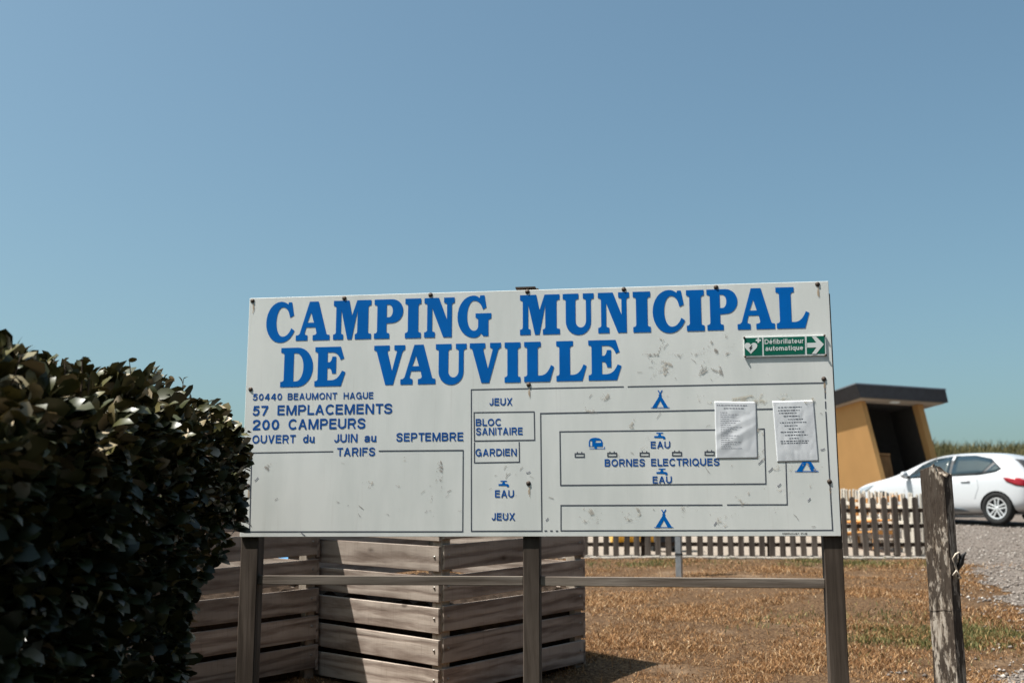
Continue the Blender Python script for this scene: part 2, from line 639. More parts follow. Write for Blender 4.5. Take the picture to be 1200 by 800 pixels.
# loose stones over the gravel and scattered at its edge
def stones(name, n, region, smin, smax):
    P = []
    base = np.array([[1, 0, 0], [-1, 0, 0], [0, 1, 0], [0, -1, 0], [0, 0, .75], [0, 0, -.5]], float)
    tri = np.array([[0, 2, 4], [2, 1, 4], [1, 3, 4], [3, 0, 4], [2, 0, 5], [1, 2, 5], [3, 1, 5], [0, 3, 5]])
    x, y = region(n)
    n = len(x)
    s = smin + (smax - smin) * nrg.random(n) ** 3
    a = nrg.random(n) * 6.28
    jit = 1 + .35 * nrg.standard_normal((n, 6, 1)) * .6
    v = base[None] * jit * s[:, None, None]
    c, sn = np.cos(a), np.sin(a)
    vx = v[..., 0] * c[:, None] - v[..., 1] * sn[:, None]
    vy = v[..., 0] * sn[:, None] + v[..., 1] * c[:, None]
    out = np.stack([vx + x[:, None], vy + y[:, None], v[..., 2] + gz(x, y)[:, None] + .006 + (np.clip((y - 18.5) / 2, 0, 1) * .06)[:, None] + s[:, None] * .2], -1)
    L = (tri[None] + (np.arange(n) * 6)[:, None, None])
    return numpy_mesh(name, out.reshape(-1, 3), L.ravel(), 3, M['stone'])


def reg_stone(n):
    y = 6 + 18 * nrg.random(n) ** 1.5
    x = drive_edge(y) - .9 + 7 * nrg.random(n) * (y / 16)
    d = x - drive_edge(y)
    ok = (d > 0) | (nrg.random(n) < np.exp(d * 3) * .5)
    return x[ok], y[ok]


so_ = stones('loose_gravel', 52000, reg_stone, .004, .026)
tag(so_, 'loose pale stones lying over the gravel drive', 'gravel', kind='stuff')


# dry grass ---------------------------------------------------------
def blades(name, x, y, h, w, lean, mat, dz=0):
    n = len(x)
    a = nrg.random(n) * 2 * np.pi
    b = nrg.random(n) * 2 * np.pi
    px, py = np.cos(a) * w / 2, np.sin(a) * w / 2
    z = gz(x, y) + dz - .004
    lx, ly = np.cos(b) * lean * h, np.sin(b) * lean * h
    h2 = h * np.sqrt(np.maximum(.05, 1 - np.minimum(lean, .97) ** 2))
    v = np.empty((n, 5, 3))
    v[:, 0] = np.stack([x - px, y - py, z], -1)
    v[:, 1] = np.stack([x + px, y + py, z], -1)
    v[:, 2] = np.stack([x + lx * .38 + px * .8, y + ly * .38 + py * .8, z + h2 * .6], -1)
    v[:, 3] = np.stack([x + lx * .38 - px * .8, y + ly * .38 - py * .8, z + h2 * .6], -1)
    v[:, 4] = np.stack([x + lx, y + ly, z + h2 * .92], -1)
    o = np.arange(n)[:, None] * 5
    t = np.concatenate([o + [0, 1, 2], o + [0, 2, 3], o + [3, 2, 4]], 1)
    return numpy_mesh(name, v.reshape(-1, 3), t.ravel(), 3, mat)


def clump(x, y):
    return (np.sin(x * 2.3 + 1.1 * np.sin(y * 1.9)) * np.sin(y * 2.7 + 1.3 * np.sin(x * 1.7)) +
            .6 * np.sin(x * 6.1 + y * 3.3) * np.sin(y * 7.3 - x * 2.1))


N = 330000
y = 6.0 + 10.4 * nrg.random(N) ** 1.22
x = -1.5 + (1.5 + .52 * y) * nrg.random(N)
d = drive_edge(y) - x
c = clump(x, y)
bare = np.sin(x * 1.1 + 2.0) * np.sin(y * 1.3 + .7 * x)
keep = ((d > 0) | (nrg.random(N) < np.exp(d * 4) * .35)) & (nrg.random(N) < np.clip(.50 + .55 * c - .45 * (bare > .35), .06, 1)) & (y < 16.36)
x, y, c = x[keep], y[keep], c[keep]
h = (.016 + .034 * nrg.random(len(x)) ** 1.6) * (1 + .95 * np.clip(c, 0, 1.5))
g = blades('dry_lawn_grass', x, y, h, .0035 + .005 * nrg.random(len(x)) ** 2, .60 + .36 * nrg.random(len(x)), M['straw'])
tag(g, 'short sunburnt orange brown grass in front of the picket fence', 'grass', kind='stuff')

NT_ = 15000
ty = 6.3 + 8.5 * nrg.random(NT_) ** 1.3
tx = -1.5 + (1.5 + .52 * ty) * nrg.random(NT_)
tc_ = clump(tx, ty) + .5 * nrg.standard_normal(NT_)
kp = (tc_ > .15) & (tx < drive_edge(ty) - .05)
tx, ty, tc_ = tx[kp], ty[kp], tc_[kp]
K_ = 16
tx, ty, tc_ = np.repeat(tx, K_), np.repeat(ty, K_), np.repeat(tc_, K_)
rr_ = .05 * np.sqrt(nrg.random(len(tx)))
aa_ = nrg.random(len(tx)) * 6.283
g = blades('dry_grass_tufts', tx + rr_ * np.cos(aa_), ty + rr_ * np.sin(aa_), (.024 + .040 * nrg.random(len(tx))) * (.75 + .3 * np.clip(tc_, 0, 1.6)), .003 + .0045 * nrg.random(len(tx)) ** 2,
           .5 + .46 * nrg.random(len(tx)), M['straw'])
tag(g, 'coarser curled tufts of sunburnt grass on the campsite lawn', 'grass', kind='stuff')

N = 1500
y = 6.6 + 9.6 * nrg.random(N)
x = -1 + (1 + .5 * y) * nrg.random(N)
kp = (x < drive_edge(y) - .05) & ((nrg.random(N) < .25) | (y > 15.6) | (clump(x, y) > .9))
x, y = x[kp], y[kp]
g = blades('dry_stems', x, y, .07 + .11 * nrg.random(len(x)), .003 + .002 * nrg.random(len(x)), .1 + .6 * nrg.random(len(x)), M['straw'])
tag(g, 'thin taller dry stems scattered over the campsite lawn', 'grass', kind='stuff')

N = 26000
gyc = np.concatenate([15.7 + .45 * nrg.standard_normal(N // 2) * .7, 9.9 + .5 * nrg.standard_normal(N // 2)])
gxc = np.concatenate([1.0 + 5.2 * nrg.random(N // 2), 3.55 + .55 * nrg.standard_normal(N // 2)])
keep = (gyc < 16.37) & (nrg.random(N) < np.clip(.25 + .6 * clump(gxc * .8, gyc * .8), 0.02, 1)) & (gxc < drive_edge(gyc) - .1)
x, y = gxc[keep], gyc[keep]
g = blades('green_lawn_grass', x, y, .03 + .05 * nrg.random(len(x)), .006 + .005 * nrg.random(len(x)), .3 + .5 * nrg.random(len(x)), M['greengrass'])
tag(g, 'greener grass tufts along the foot of the picket fence', 'grass', kind='stuff')

N = 40000
y = 3.6 + 2.9 * nrg.random(N)
x = -7 + 9 * nrg.random(N)
kp = x < drive_edge(y) - .05
x, y = x[kp], y[kp]
g = blades('unseen_verge_grass', x, y, .05 + .08 * nrg.random(len(x)), .006 + .004 * nrg.random(len(x)), .2 + .6 * nrg.random(len(x)), M['greengrass'])  # blades dressing the unseen strip added against ground bounce
tag(g, 'unseen green grass at the foot of the sign, added with the dark strip', 'grass', kind='stuff')

# dune grass on the far ridge
N = 70000
y = 35 + 11 * nrg.random(N)
x = -14 + 42 * nrg.random(N)
g = blades('dune_grass', x, y, (.45 + .5 * nrg.random(N)) * (1 + .25 * np.sin(x * 1.3) * np.sin(x * .47 + y)), .022 + .03 * nrg.random(N), .15 + .55 * nrg.random(N), M['marram'], -.05)
tag(g, 'tall olive marram grass along the dune ridge at the back', 'dune grass', kind='stuff')

# ------------------------------------------------------------------ the big sign
BX, BY, BZ, BYAW, BW, BH = 0.0912, 5.8702, 0.0626 + EYE, -0.133, 3.05, 1.2722
base_z = float(gz(BX, BY)) - .02
sign = thing('sign_board', 'large white campsite board with blue lettering and a site map on wooden posts', 'sign',
             (BX, BY, base_z), (0, 0, BYAW))
V0 = BZ - base_z                                    # height of the panel's lower edge above the base
TH = .010


def bl(px, py, yoff=0.0):
    """photo position -> (u, v) on the panel's front plane, v above the sign's base"""
    r = ray(px, py)
    cx, sx_ = math.cos(BYAW), math.sin(BYAW)
    # local axes: ex=(cos,sin), ey=(-sin,cos)
    nx, ny = -sx_, cx
    t = ((BX + nx * yoff) * nx + (BY + ny * yoff) * ny) / (r.x * nx + r.y * ny)
    P = r * t
    return (P.x - BX) * cx + (P.y - BY) * sx_, P.z + EYE - base_z


mb = MB()
mb.box((0, TH / 2, V0 + BH / 2), (BW, TH, BH))
panel = mb.build('panel', M['panel'], sign, bevel=.0015)


def flat(name, polys, mat, y0=-.0008, parent=panel, step=.00006):
    """a thin printed shape: list of (outline, [holes]) in panel coordinates"""
    mb = MB()
    for k, (outl, holes) in enumerate(polys):
        yy = y0 - step * (k % 6)
        loops = [[Vector((a, b, 0)) for a, b in outl]] + [[Vector((a, b, 0)) for a, b in hh] for hh in holes]
        allp = [p for l_ in loops for p in l_]
        tr = tessellate_polygon(loops)
        mb.add([(p.x, yy, p.y) for p in allp], [tuple(t) for t in tr])
    o = mb.build(name, mat, parent, recalc=False)
    return o


# --- slab-serif title glyphs (outline, holes), cap height 1
def crv(p0, p1, p2, p3, n=8):
    out = []
    for i in range(1, n + 1):
        t = i / n
        a, b, c_, d_ = (1 - t) ** 3, 3 * t * (1 - t) ** 2, 3 * t * t * (1 - t), t ** 3
        out.append((a * p0[0] + b * p1[0] + c_ * p2[0] + d_ * p3[0], a * p0[1] + b * p1[1] + c_ * p2[1] + d_ * p3[1]))
    return out


def q(p0, corner, p1, n=8):
    k = .56
    return crv(p0, (p0[0] + (corner[0] - p0[0]) * k, p0[1] + (corner[1] - p0[1]) * k),
               (p1[0] + (corner[0] - p1[0]) * k, p1[1] + (corner[1] - p1[1]) * k), p1, n)


SLAB = {}
SLAB['C'] = ([(.605, .60)] + crv((.605, .60), (.58, .76), (.52, .875), (.42, .875)) + q((.42, .875), (.26, .875), (.26, .5)) +
             q((.26, .5), (.26, .115), (.43, .115)) + crv((.43, .115), (.53, .115), (.60, .20), (.646, .33)) + [(.73, .26)] +
             crv((.73, .26), (.65, .06), (.53, -.04), (.37, -.04)) + q((.37, -.04), (0, -.04), (0, .48)) + q((0, .48), (0, 1.02), (.37, 1.02)) +
             crv((.37, 1.02), (.45, 1.02), (.50, .99), (.55, .945)) + [(.562, 1.0), (.648, 1.0), (.707, .653)], [], .73)
SLAB['G'] = ([(.644, .67)] + crv((.644, .67), (.60, .82), (.53, .90), (.42, .90)) + q((.42, .90), (.245, .90), (.245, .5)) +
             q((.245, .5), (.245, .14), (.42, .14)) + crv((.42, .14), (.47, .14), (.51, .17), (.525, .24)) +
             [(.525, .43), (.458, .47), (.458, .575), (.86, .575), (.86, .45), (.785, .41), (.785, 0), (.66, 0), (.60, .07)] +
             crv((.60, .07), (.55, .0), (.50, -.035), (.42, -.035)) + q((.42, -.035), (0, -.035), (0, .49)) + q((0, .49), (0, 1.03), (.40, 1.03)) +
             crv((.40, 1.03), (.48, 1.03), (.52, 1.0), (.56, .965)) + [(.575, 1.03), (.685, 1.03), (.735, .72)], [], .86)
SLAB['A'] = ([(.333, 1), (.561, 1), (.776, .17), (.80, .14), (.86, .13), (.86, 0), (.43, 0), (.43, .13), (.50, .145), (.525, .18), (.495, .335),
              (.26, .335), (.225, .19), (.24, .15), (.30, .13), (.30, 0), (0, 0), (0, .13), (.06, .14), (.10, .18)],
             [[(.377, .72), (.288, .457), (.452, .457)]], .86)
SLAB['M'] = ([(0, 1), (.40, 1), (.475, .61), (.60, 1), (.965, 1), (.965, .87), (.91, .855), (.89, .82), (.89, .18), (.91, .145), (.97, .13), (.97, 0),
              (.555, 0), (.555, .13), (.60, .145), (.615, .18), (.615, .74), (.475, 0), (.365, 0), (.2, .76), (.2, .18), (.215, .145), (.26, .13), (.26, 0), (0, 0),
              (0, .13), (.05, .145), (.068, .18), (.068, .82), (.05, .855), (0, .87)], [], .97)
SLAB['P'] = ([(0, 1), (.45, 1)] + q((.45, 1), (.735, 1), (.735, .70)) + q((.735, .70), (.735, .395), (.45, .395)) +
             [(.315, .385), (.315, .18), (.335, .145), (.39, .13), (.39, 0), (0, 0), (0, .13), (.055, .145), (.075, .18), (.075, .82), (.055, .855), (0, .87)],
             [[(.315, .865), (.37, .865)] + q((.37, .865), (.47, .865), (.47, .70)) + q((.47, .70), (.47, .54), (.37, .54)) + [(.315, .54)]], .735)
SLAB['I'] = ([(0, 1), (.40, 1), (.40, .87), (.35, .855), (.33, .82), (.33, .18), (.35, .145), (.40, .13), (.40, 0), (0, 0), (0, .13), (.05, .145),
              (.07, .18), (.07, .82), (.05, .855), (0, .87)], [], .40)
SLAB['N'] = ([(0, 1), (.37, 1), (.578, .44), (.578, .82), (.56, .855), (.50, .87), (.50, 1), (.77, 1), (.77, .87), (.72, .855), (.70, .82), (.70, 0),
              (.485, 0), (.2, .74), (.2, .18), (.22, .145), (.275, .13), (.275, 0), (0, 0), (0, .13), (.055, .145), (.075, .18), (.075, .82), (.055, .855), (0, .87)], [], .77)
SLAB['U'] = ([(0, 1), (.40, 1), (.40, .87), (.34, .855), (.32, .82), (.32, .33)] + q((.32, .33), (.32, .155), (.455, .155)) + q((.455, .155), (.585, .155), (.585, .33)) +
             [(.585, .82), (.565, .855), (.51, .87), (.51, 1), (.785, 1), (.785, .87), (.73, .855), (.71, .82), (.71, .30)] + q((.71, .30), (.71, -.03), (.40, -.03)) +
             q((.40, -.03), (.075, -.03), (.075, .30)) + [(.075, .82), (.055, .855), (0, .87)], [], .785)
SLAB['L'] = ([(0, 1), (.41, 1), (.41, .88), (.355, .865), (.335, .83), (.335, .155), (.40, .155)] + crv((.40, .155), (.52, .155), (.60, .25), (.66, .41)) +
             [(.735, .37), (.63, 0), (0, 0), (0, .13), (.055, .145), (.075, .18), (.075, .83), (.055, .865), (0, .88)], [], .735)
SLAB['D'] = ([(0, 1), (.42, 1)] + q((.42, 1), (.81, 1), (.81, .5)) + q((.81, .5), (.81, 0), (.42, 0)) +
             [(0, 0), (0, .13), (.065, .145), (.085, .18), (.085, .82), (.065, .86), (0, .88)],
             [[(.325, .86), (.39, .86)] + q((.39, .86), (.57, .86), (.57, .5)) + q((.57, .5), (.57, .14), (.39, .14)) + [(.325, .14)]], .81)
SLAB['E'] = ([(0, 1), (.65, 1), (.74, .70), (.65, .66)] + crv((.65, .66), (.60, .80), (.54, .86), (.43, .86)) + [(.32, .86), (.32, .61), (.37, .61)] +
             q((.37, .61), (.425, .62), (.44, .75)) + [(.54, .75), (.54, .32), (.44, .32)] + q((.44, .32), (.425, .45), (.37, .46)) + [(.32, .46), (.32, .15), (.40, .15)] +
             crv((.40, .15), (.54, .15), (.62, .22), (.69, .39)) + [(.78, .35), (.67, 0), (0, 0), (0, .13), (.055, .145), (.075, .18), (.075, .82), (.055, .865), (0, .88)], [], .78)
SLAB['V'] = ([(0, 1), (.385, 1), (.385, .88), (.345, .865), (.335, .83), (.45, .35), (.565, .83), (.55, .865), (.50, .88), (.50, 1), (.77, 1), (.77, .88), (.73, .865),
              (.70, .82), (.48, 0), (.29, 0), (.07, .82), (.05, .865), (0, .88)], [], .77)


def title_word(text, spans, top, bot):
    """spans: photo x-range of every letter; top/bot: photo lines y = a + b*x"""
    polys = []
    for ch, (x0, x1) in zip(text, spans):
        outl, holes, w = SLAB[ch]
        xm = (x0 + x1) / 2
        yb = bot[0] + bot[1] * xm
        yt = top[0] + top[1] * xm
        u0, v0 = bl(x0, yb)
        u1, _ = bl(x1, yb)
        _, v1 = bl(xm, yt)
        f = lambda p: (u0 + p[0] / w * (u1 - u0), v0 + p[1] * (v1 - v0))
        polys.append(([f(p) for p in outl], [[f(p) for p in hh] for hh in holes]))
    o = flat('title_lettering', polys, M['blue'], -.0010)
    return o


def z1(a): return 300 + a / 6.4
def z2(a): return 430 + a / 6.4
def z3(a): return 580 + a / 6.4
def z4(a): return 700 + a / 6.4
def z5(a): return 840 + a / 6.4


# row lines measured on the photo
def line2(xa, ya, xb, yb):
    s = (yb - ya) / (xb - xa)
    return ya - s * xa, s


t1 = line2(365, 353.4, 920, 336.6)
b1 = line2(365, 399.2, 920, 385.4)
t2 = line2(342, 407.4, 700, 398.6)
b2 = line2(342, 453.6, 700, 446.0)
title_word('CAMPING', [(z1(72), z1(286)), (z1(297), z1(551)), (z1(577), z1(862)), (z1(884), z2(269)), (z2(284), z2(404)), (z2(428), z2(656)), (z2(678), z2(933))], t1, b1)
title_word('MUNICIPAL', [(z3(188), z3(488)), (z3(510), z3(744)), (z3(775), z4(243)), (z4(270), z4(402)), (z4(418), z4(661)), (z4(672), z4(806)), (z4(826), z5(162)), (z5(157), z5(438)), (z5(451), z5(699))], t1, b1)
title_word('DE', [(z1(180), z1(423)), (z1(437), z1(668))], t2, b2)
title_word('VAUVILLE', [(z2(49), z2(283)), (z2(250), z2(513)), (z2(514), z2(746)), (z2(769), z3(45)), (z3(72), z3(192)), (z3(219), z3(444)), (z3(461), z3(689)), (z3(703), z3(951))], t2, b2)

# --- plain sans glyphs drawn with strokes ----------------------------------------
T = .19
H_ = T / 2


def arc(cx, cy, rx, ry, a0, a1, n=14):
    return [(cx + rx * math.cos(R(a0 + (a1 - a0) * i / n)), cy + ry * math.sin(R(a0 + (a1 - a0) * i / n))) for i in range(n + 1)]


def strip(pts, closed=False, h=H_):
    """stroke a centre line: list of quads"""
    n = len(pts)
    P = [Vector(p) for p in pts]
    off = []
    for i in range(n):
        if closed:
            a, b = P[i] - P[i - 1], P[(i + 1) % n] - P[i]
        else:
            a = P[i] - P[i - 1] if i else P[1] - P[0]
            b = P[i + 1] - P[i] if i < n - 1 else P[-1] - P[-2]
        a, b = a.normalized(), b.normalized()
        na, nb = Vector((-a.y, a.x)), Vector((-b.y, b.x))
        mi = (na + nb)
        mi = mi.normalized() if mi.length > 1e-6 else na
        k = h / max(.35, mi.dot(na))
        off.append(mi * k)
    out = []
    for i in range(n if closed else n - 1):
        j = (i + 1) % n
        out.append([tuple(P[i] + off[i]), tuple(P[i] - off[i]), tuple(P[j] - off[j]), tuple(P[j] + off[j])])
    return out


def rect(x0, y0, x1, y1):
    return [[(x0, y0), (x1, y0), (x1, y1), (x0, y1)]]


def dbar(x0, y0, x1, y1, w):
    return [[(x0 - w / 2, y0), (x0 + w / 2, y0), (x1 + w / 2, y1), (x1 - w / 2, y1)]]


def cat(points, n=6):
    P = [Vector(p) for p in points]
    P = [P[0] * 2 - P[1]] + P + [P[-1] * 2 - P[-2]]
    out = []
    for i in range(1, len(P) - 2):
        for k in range(n):
            t = k / n
            out.append(tuple(.5 * ((2 * P[i]) + (P[i + 1] - P[i - 1]) * t + (2 * P[i - 1] - 5 * P[i] + 4 * P[i + 1] - P[i + 2]) * t * t +
                                   (3 * P[i] - P[i - 1] - 3 * P[i + 1] + P[i + 2]) * t ** 3)))
    out.append(tuple(P[-2]))
    return out


W_ = T * 1.12
S = {}
S['A'] = (.95, dbar(W_ / 2, 0, .475, 1, W_) + dbar(.95 - W_ / 2, 0, .475, 1, W_) + rect(.2, .24, .75, .24 + T * .85))
S['B'] = (.86, rect(0, 0, T, 1) + strip([(H_, H_)] + arc(.52, H_ + .225, .255, .225, -90, 90) + [(H_, .535)]) + strip([(H_, .535)] + arc(.5, .725, .235, .19, -90, 90) + [(H_, 1 - H_)]))
S['C'] = (.88, strip(arc(.49, .5, .41, .43, 40, 320, 22)))
S['D'] = (.92, rect(0, 0, T, 1) + strip([(H_, H_), (.4, H_)] + arc(.42, .5, .42, .5 - H_, -90, 90, 16) + [(H_, 1 - H_)]))
S['E'] = (.78, rect(0, 0, T, 1) + rect(T, 0, .78, T) + rect(T, 1 - T, .76, 1) + rect(T, .44, .72, .44 + T))
S['F'] = (.74, rect(0, 0, T, 1) + rect(T, 1 - T, .74, 1) + rect(T, .42, .66, .42 + T))
S['G'] = (1.0, strip(arc(.5, .5, .415, .43, 40, 330, 22)) + rect(.52, .40, .97, .40 + T * .9) + rect(.97 - T, 0, .97, .42))
S['H'] = (.90, rect(0, 0, T, 1) + rect(.90 - T, 0, .90, 1) + rect(T, .44, .90 - T, .44 + T))
S['I'] = (T, rect(0, 0, T, 1))
S['J'] = (.64, strip([(.64 - H_, 1), (.64 - H_, .3)] + arc(.32, .30, .32 - H_, .30 - H_, 0, -190, 12)))
S['L'] = (.72, rect(0, 0, T, 1) + rect(T, 0, .72, T))
S['M'] = (1.08, rect(0, 0, T, 1) + rect(1.08 - T, 0, 1.08, 1) + dbar(T * .7, 1, .54, 0, T * 1.05) + dbar(1.08 - T * .7, 1, .54, 0, T * 1.05))
S['N'] = (.90, rect(0, 0, T, 1) + rect(.90 - T, 0, .90, 1) + dbar(T * .65, 1, .90 - T * .65, 0, T * 1.25))
S['O'] = (1.0, strip(arc(.5, .5, .5 - H_, .5 - H_ + .01, 0, 345, 23), True))
S['P'] = (.84, rect(0, 0, T, 1) + strip([(H_, .44)] + arc(.50, .68, .255, .24, -90, 90) + [(H_, 1 - H_)]))
S['Q'] = (1.0, S['O'][1] + dbar(.62, .24, .95, -.06, T))
S['R'] = (.88, rect(0, 0, T, 1) + strip([(H_, .47)] + arc(.52, .695, .255, .225, -90, 90) + [(H_, 1 - H_)]) + dbar(.78, 0, .52, .45, T * 1.1))
S['S'] = (.84, strip(cat([(.75, .69), (.69, .84), (.44, .92), (.19, .85), (.11, .71), (.2, .585), (.45, .51), (.68, .43), (.755, .28), (.66, .13), (.42, .075), (.16, .14), (.075, .32)])))
S['T'] = (.80, rect(0, 1 - T, .80, 1) + rect(.4 - H_, 0, .4 + H_, 1 - T))
S['U'] = (.88, strip([(H_, 1), (H_, .38)] + arc(.44, .38, .44 - H_, .38 - H_, 180, 360, 14) + [(.88 - H_, 1)]))
S['V'] = (.90, dbar(W_ / 2, 1, .45, 0, W_) + dbar(.90 - W_ / 2, 1, .45, 0, W_))
S['X'] = (.90, dbar(W_ / 2, 1, .9 - W_ / 2, 0, W_ * 1.1) + dbar(.9 - W_ / 2, 1, W_ / 2, 0, W_ * 1.1))
S['0'] = (.70, strip(arc(.35, .5, .35 - H_, .5 - H_, 0, 345, 23), True))
S['2'] = (.70, strip(cat([(H_, .66), (.13, .85), (.35, .92), (.56, .85), (.61, .68), (.5, .5), (.28, .33), (.12, .17)])) + rect(.01, 0, .70, T))
S['4'] = (.74, rect(.43, 0, .43 + T, 1) + rect(0, .22, .74, .22 + T * .9) + dbar(.08, .3, .5, 1, T * 1.05))
S['5'] = (.70, rect(.14, 1 - T, .66, 1) + dbar(.12, .48, .19, 1, T * .9) + strip(cat([(.09, .52), (.22, .6), (.38, .62), (.56, .53), (.61, .34), (.52, .14), (.32, .075), (.15, .12), (.07, .27)])))
S['7'] = (.70, rect(0, 1 - T, .70, 1) + dbar(.22, 0, .60, 1 - T, T * 1.1))
xh = .74
S['a'] = (.68, strip([(.57, 0), (.57, .50)] + cat([(.57, .50), (.52, .63), (.34, .665), (.15, .60), (.10, .50)])) + strip(cat([(.57, .40), (.35, .38), (.14, .32), (.09, .2), (.16, .09), (.32, .075), (.48, .13), (.57, .25)])))
S['b'] = (.70, rect(0, 0, T, 1) + strip(arc(.36, .37, .34 - H_, .37 - H_, 0, 345, 20), True))
S['d'] = (.70, rect(.70 - T, 0, .70, 1) + strip(arc(.34, .37, .34 - H_, .37 - H_, 0, 345, 20), True))
S['e'] = (.68, strip([(.10, .38), (.60, .38)] + arc(.34, .37, .26, .37 - H_, 3, 320, 18)))
S['\u00e9'] = (.68, S['e'][1] + dbar(.30, .82, .44, 1.02, T))
S['f'] = (.40, rect(.10, 0, .10 + T, .82) + strip([(.10 + H_, .80)] + cat([(.10 + H_, .80), (.24, .905), (.40, .92)])) + rect(0, xh - T, .38, xh))
S['i'] = (T, rect(0, 0, T, xh) + rect(0, .85, T, 1))
S['l'] = (T, rect(0, 0, T, 1))
S['m'] = (1.02, rect(0, 0, T, xh) + strip([(H_, .45)] + arc(.30, .45, .22, xh - H_ - .45, 180, 0, 8) + [(.52, 0)]) + strip([(.52, .45)] + arc(.73, .45, .21, xh - H_ - .45, 180, 0, 8) + [(.94, 0)]))
S['o'] = (.70, strip(arc(.35, .37, .35 - H_, .37 - H_, 0, 345, 20), True))
S['q'] = (.70, rect(.70 - T, -.25, .70, xh) + strip(arc(.34, .37, .34 - H_, .37 - H_, 0, 345, 20), True))
S['r'] = (.42, rect(0, 0, T, xh) + strip(cat([(H_, .42), (.16, .58), (.28, .65), (.42, .655)])))
S['t'] = (.40, strip([(.10 + H_, .95), (.10 + H_, .2)] + cat([(.10 + H_, .2), (.24, .09), (.40, .085)])) + rect(0, xh - T, .38, xh))
S['u'] = (.66, strip([(H_, xh), (H_, .3)] + arc(.31, .3, .31 - H_, .3 - H_, 180, 360, 10) + [(.66 - H_, xh)]) + rect(.66 - T, 0, .66, .3))


def text_polys(text, sp=.16):
    x = 0
    out = []
    for ch in text:
        if ch == ' ':
            x += .42
            continue
        w, ps = S[ch]
        out += [[(x + a, b) for a, b in p] for p in ps]
        x += w + (sp if ch not in 'LT' else sp * .55)
    return x - sp, out


def words(items, mat=None, name='lettering', mapper=bl, parent=panel, y0=-.0008):
    """items: (word, x0, x1, base_left, base_right, cap) in photo pixels"""
    o = None
    for text, x0, x1, y0_, y1_, cap in items:
        polys = []
        w, ps = text_polys(text)
        ua, va = mapper(x0, y0_)
        ub, vb = mapper(x1, y1_)
        _, vt = mapper(x0, y0_ - cap)
        hgt = vt - va
        for p in ps:
            polys.append(([(ua + a / w * (ub - ua), va + (vb - va) * (a / w) + b * hgt) for a, b in p], []))
        o = flat(name, polys, mat or M['darkblue'], y0, parent)
    return o


words([('50440', 296.2, 330.5, 469, 468.5, 7.8), ('BEAUMONT', 337, 394.5, 468.4, 467.6, 7.8), ('HAGUE', 402.5, 437.5, 467.5, 467, 7.8)])
words([('57', 296, 314, 486.8, 486.5, 11.4), ('EMPLACEMENTS', 325, 459.5, 486.3, 484.3, 11.6)])
words([('200', 296, 327, 503.8, 503.2, 12), ('CAMPEURS', 338, 428, 503, 501.8, 12)])
words([('OUVERT', 295.5, 345.8, 519.3, 518.8, 9.6), ('du', 355, 368.6, 518.7, 518.5, 9.8), ('JUIN', 391.5, 418.8, 518.3, 517.8, 9.8), ('au', 427, 441, 517.7, 517.5, 9.8),
       ('SEPTEMBRE', 464.3, 543, 517, 516.2, 9.9)])
words([('TARIFS', 395, 439.5, 534.2, 533.8, 9.8)])
words([('JEUX', 573.5, 600.5, 475, 474.7, 8.6)])
words([('BLOC', 557.5, 587.2, 498.8, 498.5, 8.2)])
words([('SANITAIRE', 557.8, 612.5, 509.6, 509.1, 8.6)])
words([('GARDIEN', 557.2, 605.5, 534.2, 533.8, 8.5)])
words([('EAU', 580, 602.3, 582.5, 582.5, 8.6)])
words([('JEUX', 576.2, 603.5, 609.3, 609.3, 8.6)])
words([('BORNES', 708.6, 755.8, 546.3, 546, 8.6), ('ELECTRIQUES', 763, 843.2, 545.8, 545.2, 8.6)])
words([('EAU', 762.6, 785.5, 525.1, 525, 8.2)])
words([('EAU', 764.8, 787.4, 566, 565.9, 8.2)])
words([('PERRUCUET', 917, 936.5, 625.9, 625.8, 1.9), ('PUB', 938.6, 946, 625.8, 625.8, 1.9)], M['black_ink'])

# --- ruled lines of the tariff box and the site map
LW = .0056


def ruled(name, *paths):
    polys = []
    for p in paths:
        P = [bl(*k) for k in p]
        closed = p[0] == p[-1] and len(p) > 2
        if closed:
            P = P[:-1]
        polys += [(qd, []) for qd in strip(P, closed, LW / 2)]
    return flat(name, polys, M['line'], -.0006)


ruled('tariff_frame', [(390.5, 528.8), (295, 530.4), (292.5, 622.6), (542.2, 622.5), (542.8, 527.3), (443.7, 528.1)])
ruled('map_outline', [(731, 453), (552.3, 456.4), (552.4, 622), (635, 621.7), (633.5, 484.2), (837.5, 480.2), (919, 478.6), (922.5, 590.9), (852, 591.2)],
      [(735.5, 452.9), (966.3, 448.4), (967.2, 467)], [(967.3, 470), (967.6, 479)], [(967.7, 482), (975.6, 620.9), (657.4, 621.5), (657.4, 591.9), (846.5, 591.3)],
      [(638, 621.6), (641.2, 621.6)], [(644.6, 621.6), (647.7, 621.6)], [(651.2, 621.6), (654, 621.6)])
ruled('map_inner_frame', [(656.1, 505.6), (837.5, 503.4), (895.5, 502.3), (897.5, 566.6), (657, 568.3), (656.1, 505.6)])
ruled('block_frame', [(555.5, 483.2), (626, 482.3), (626.6, 515.4), (556, 516.4), (555.5, 483.2)])
ruled('block_frame', [(556, 518), (556, 542), (608.7, 541.1), (608.4, 517.5)])


def symbol(name, polys, mat=None):
    return flat(name, [([bl(*p) for p in pl], [[bl(*p) for p in hh] for hh in hs]) for pl, hs in polys], mat or M['blue'], -.0008)


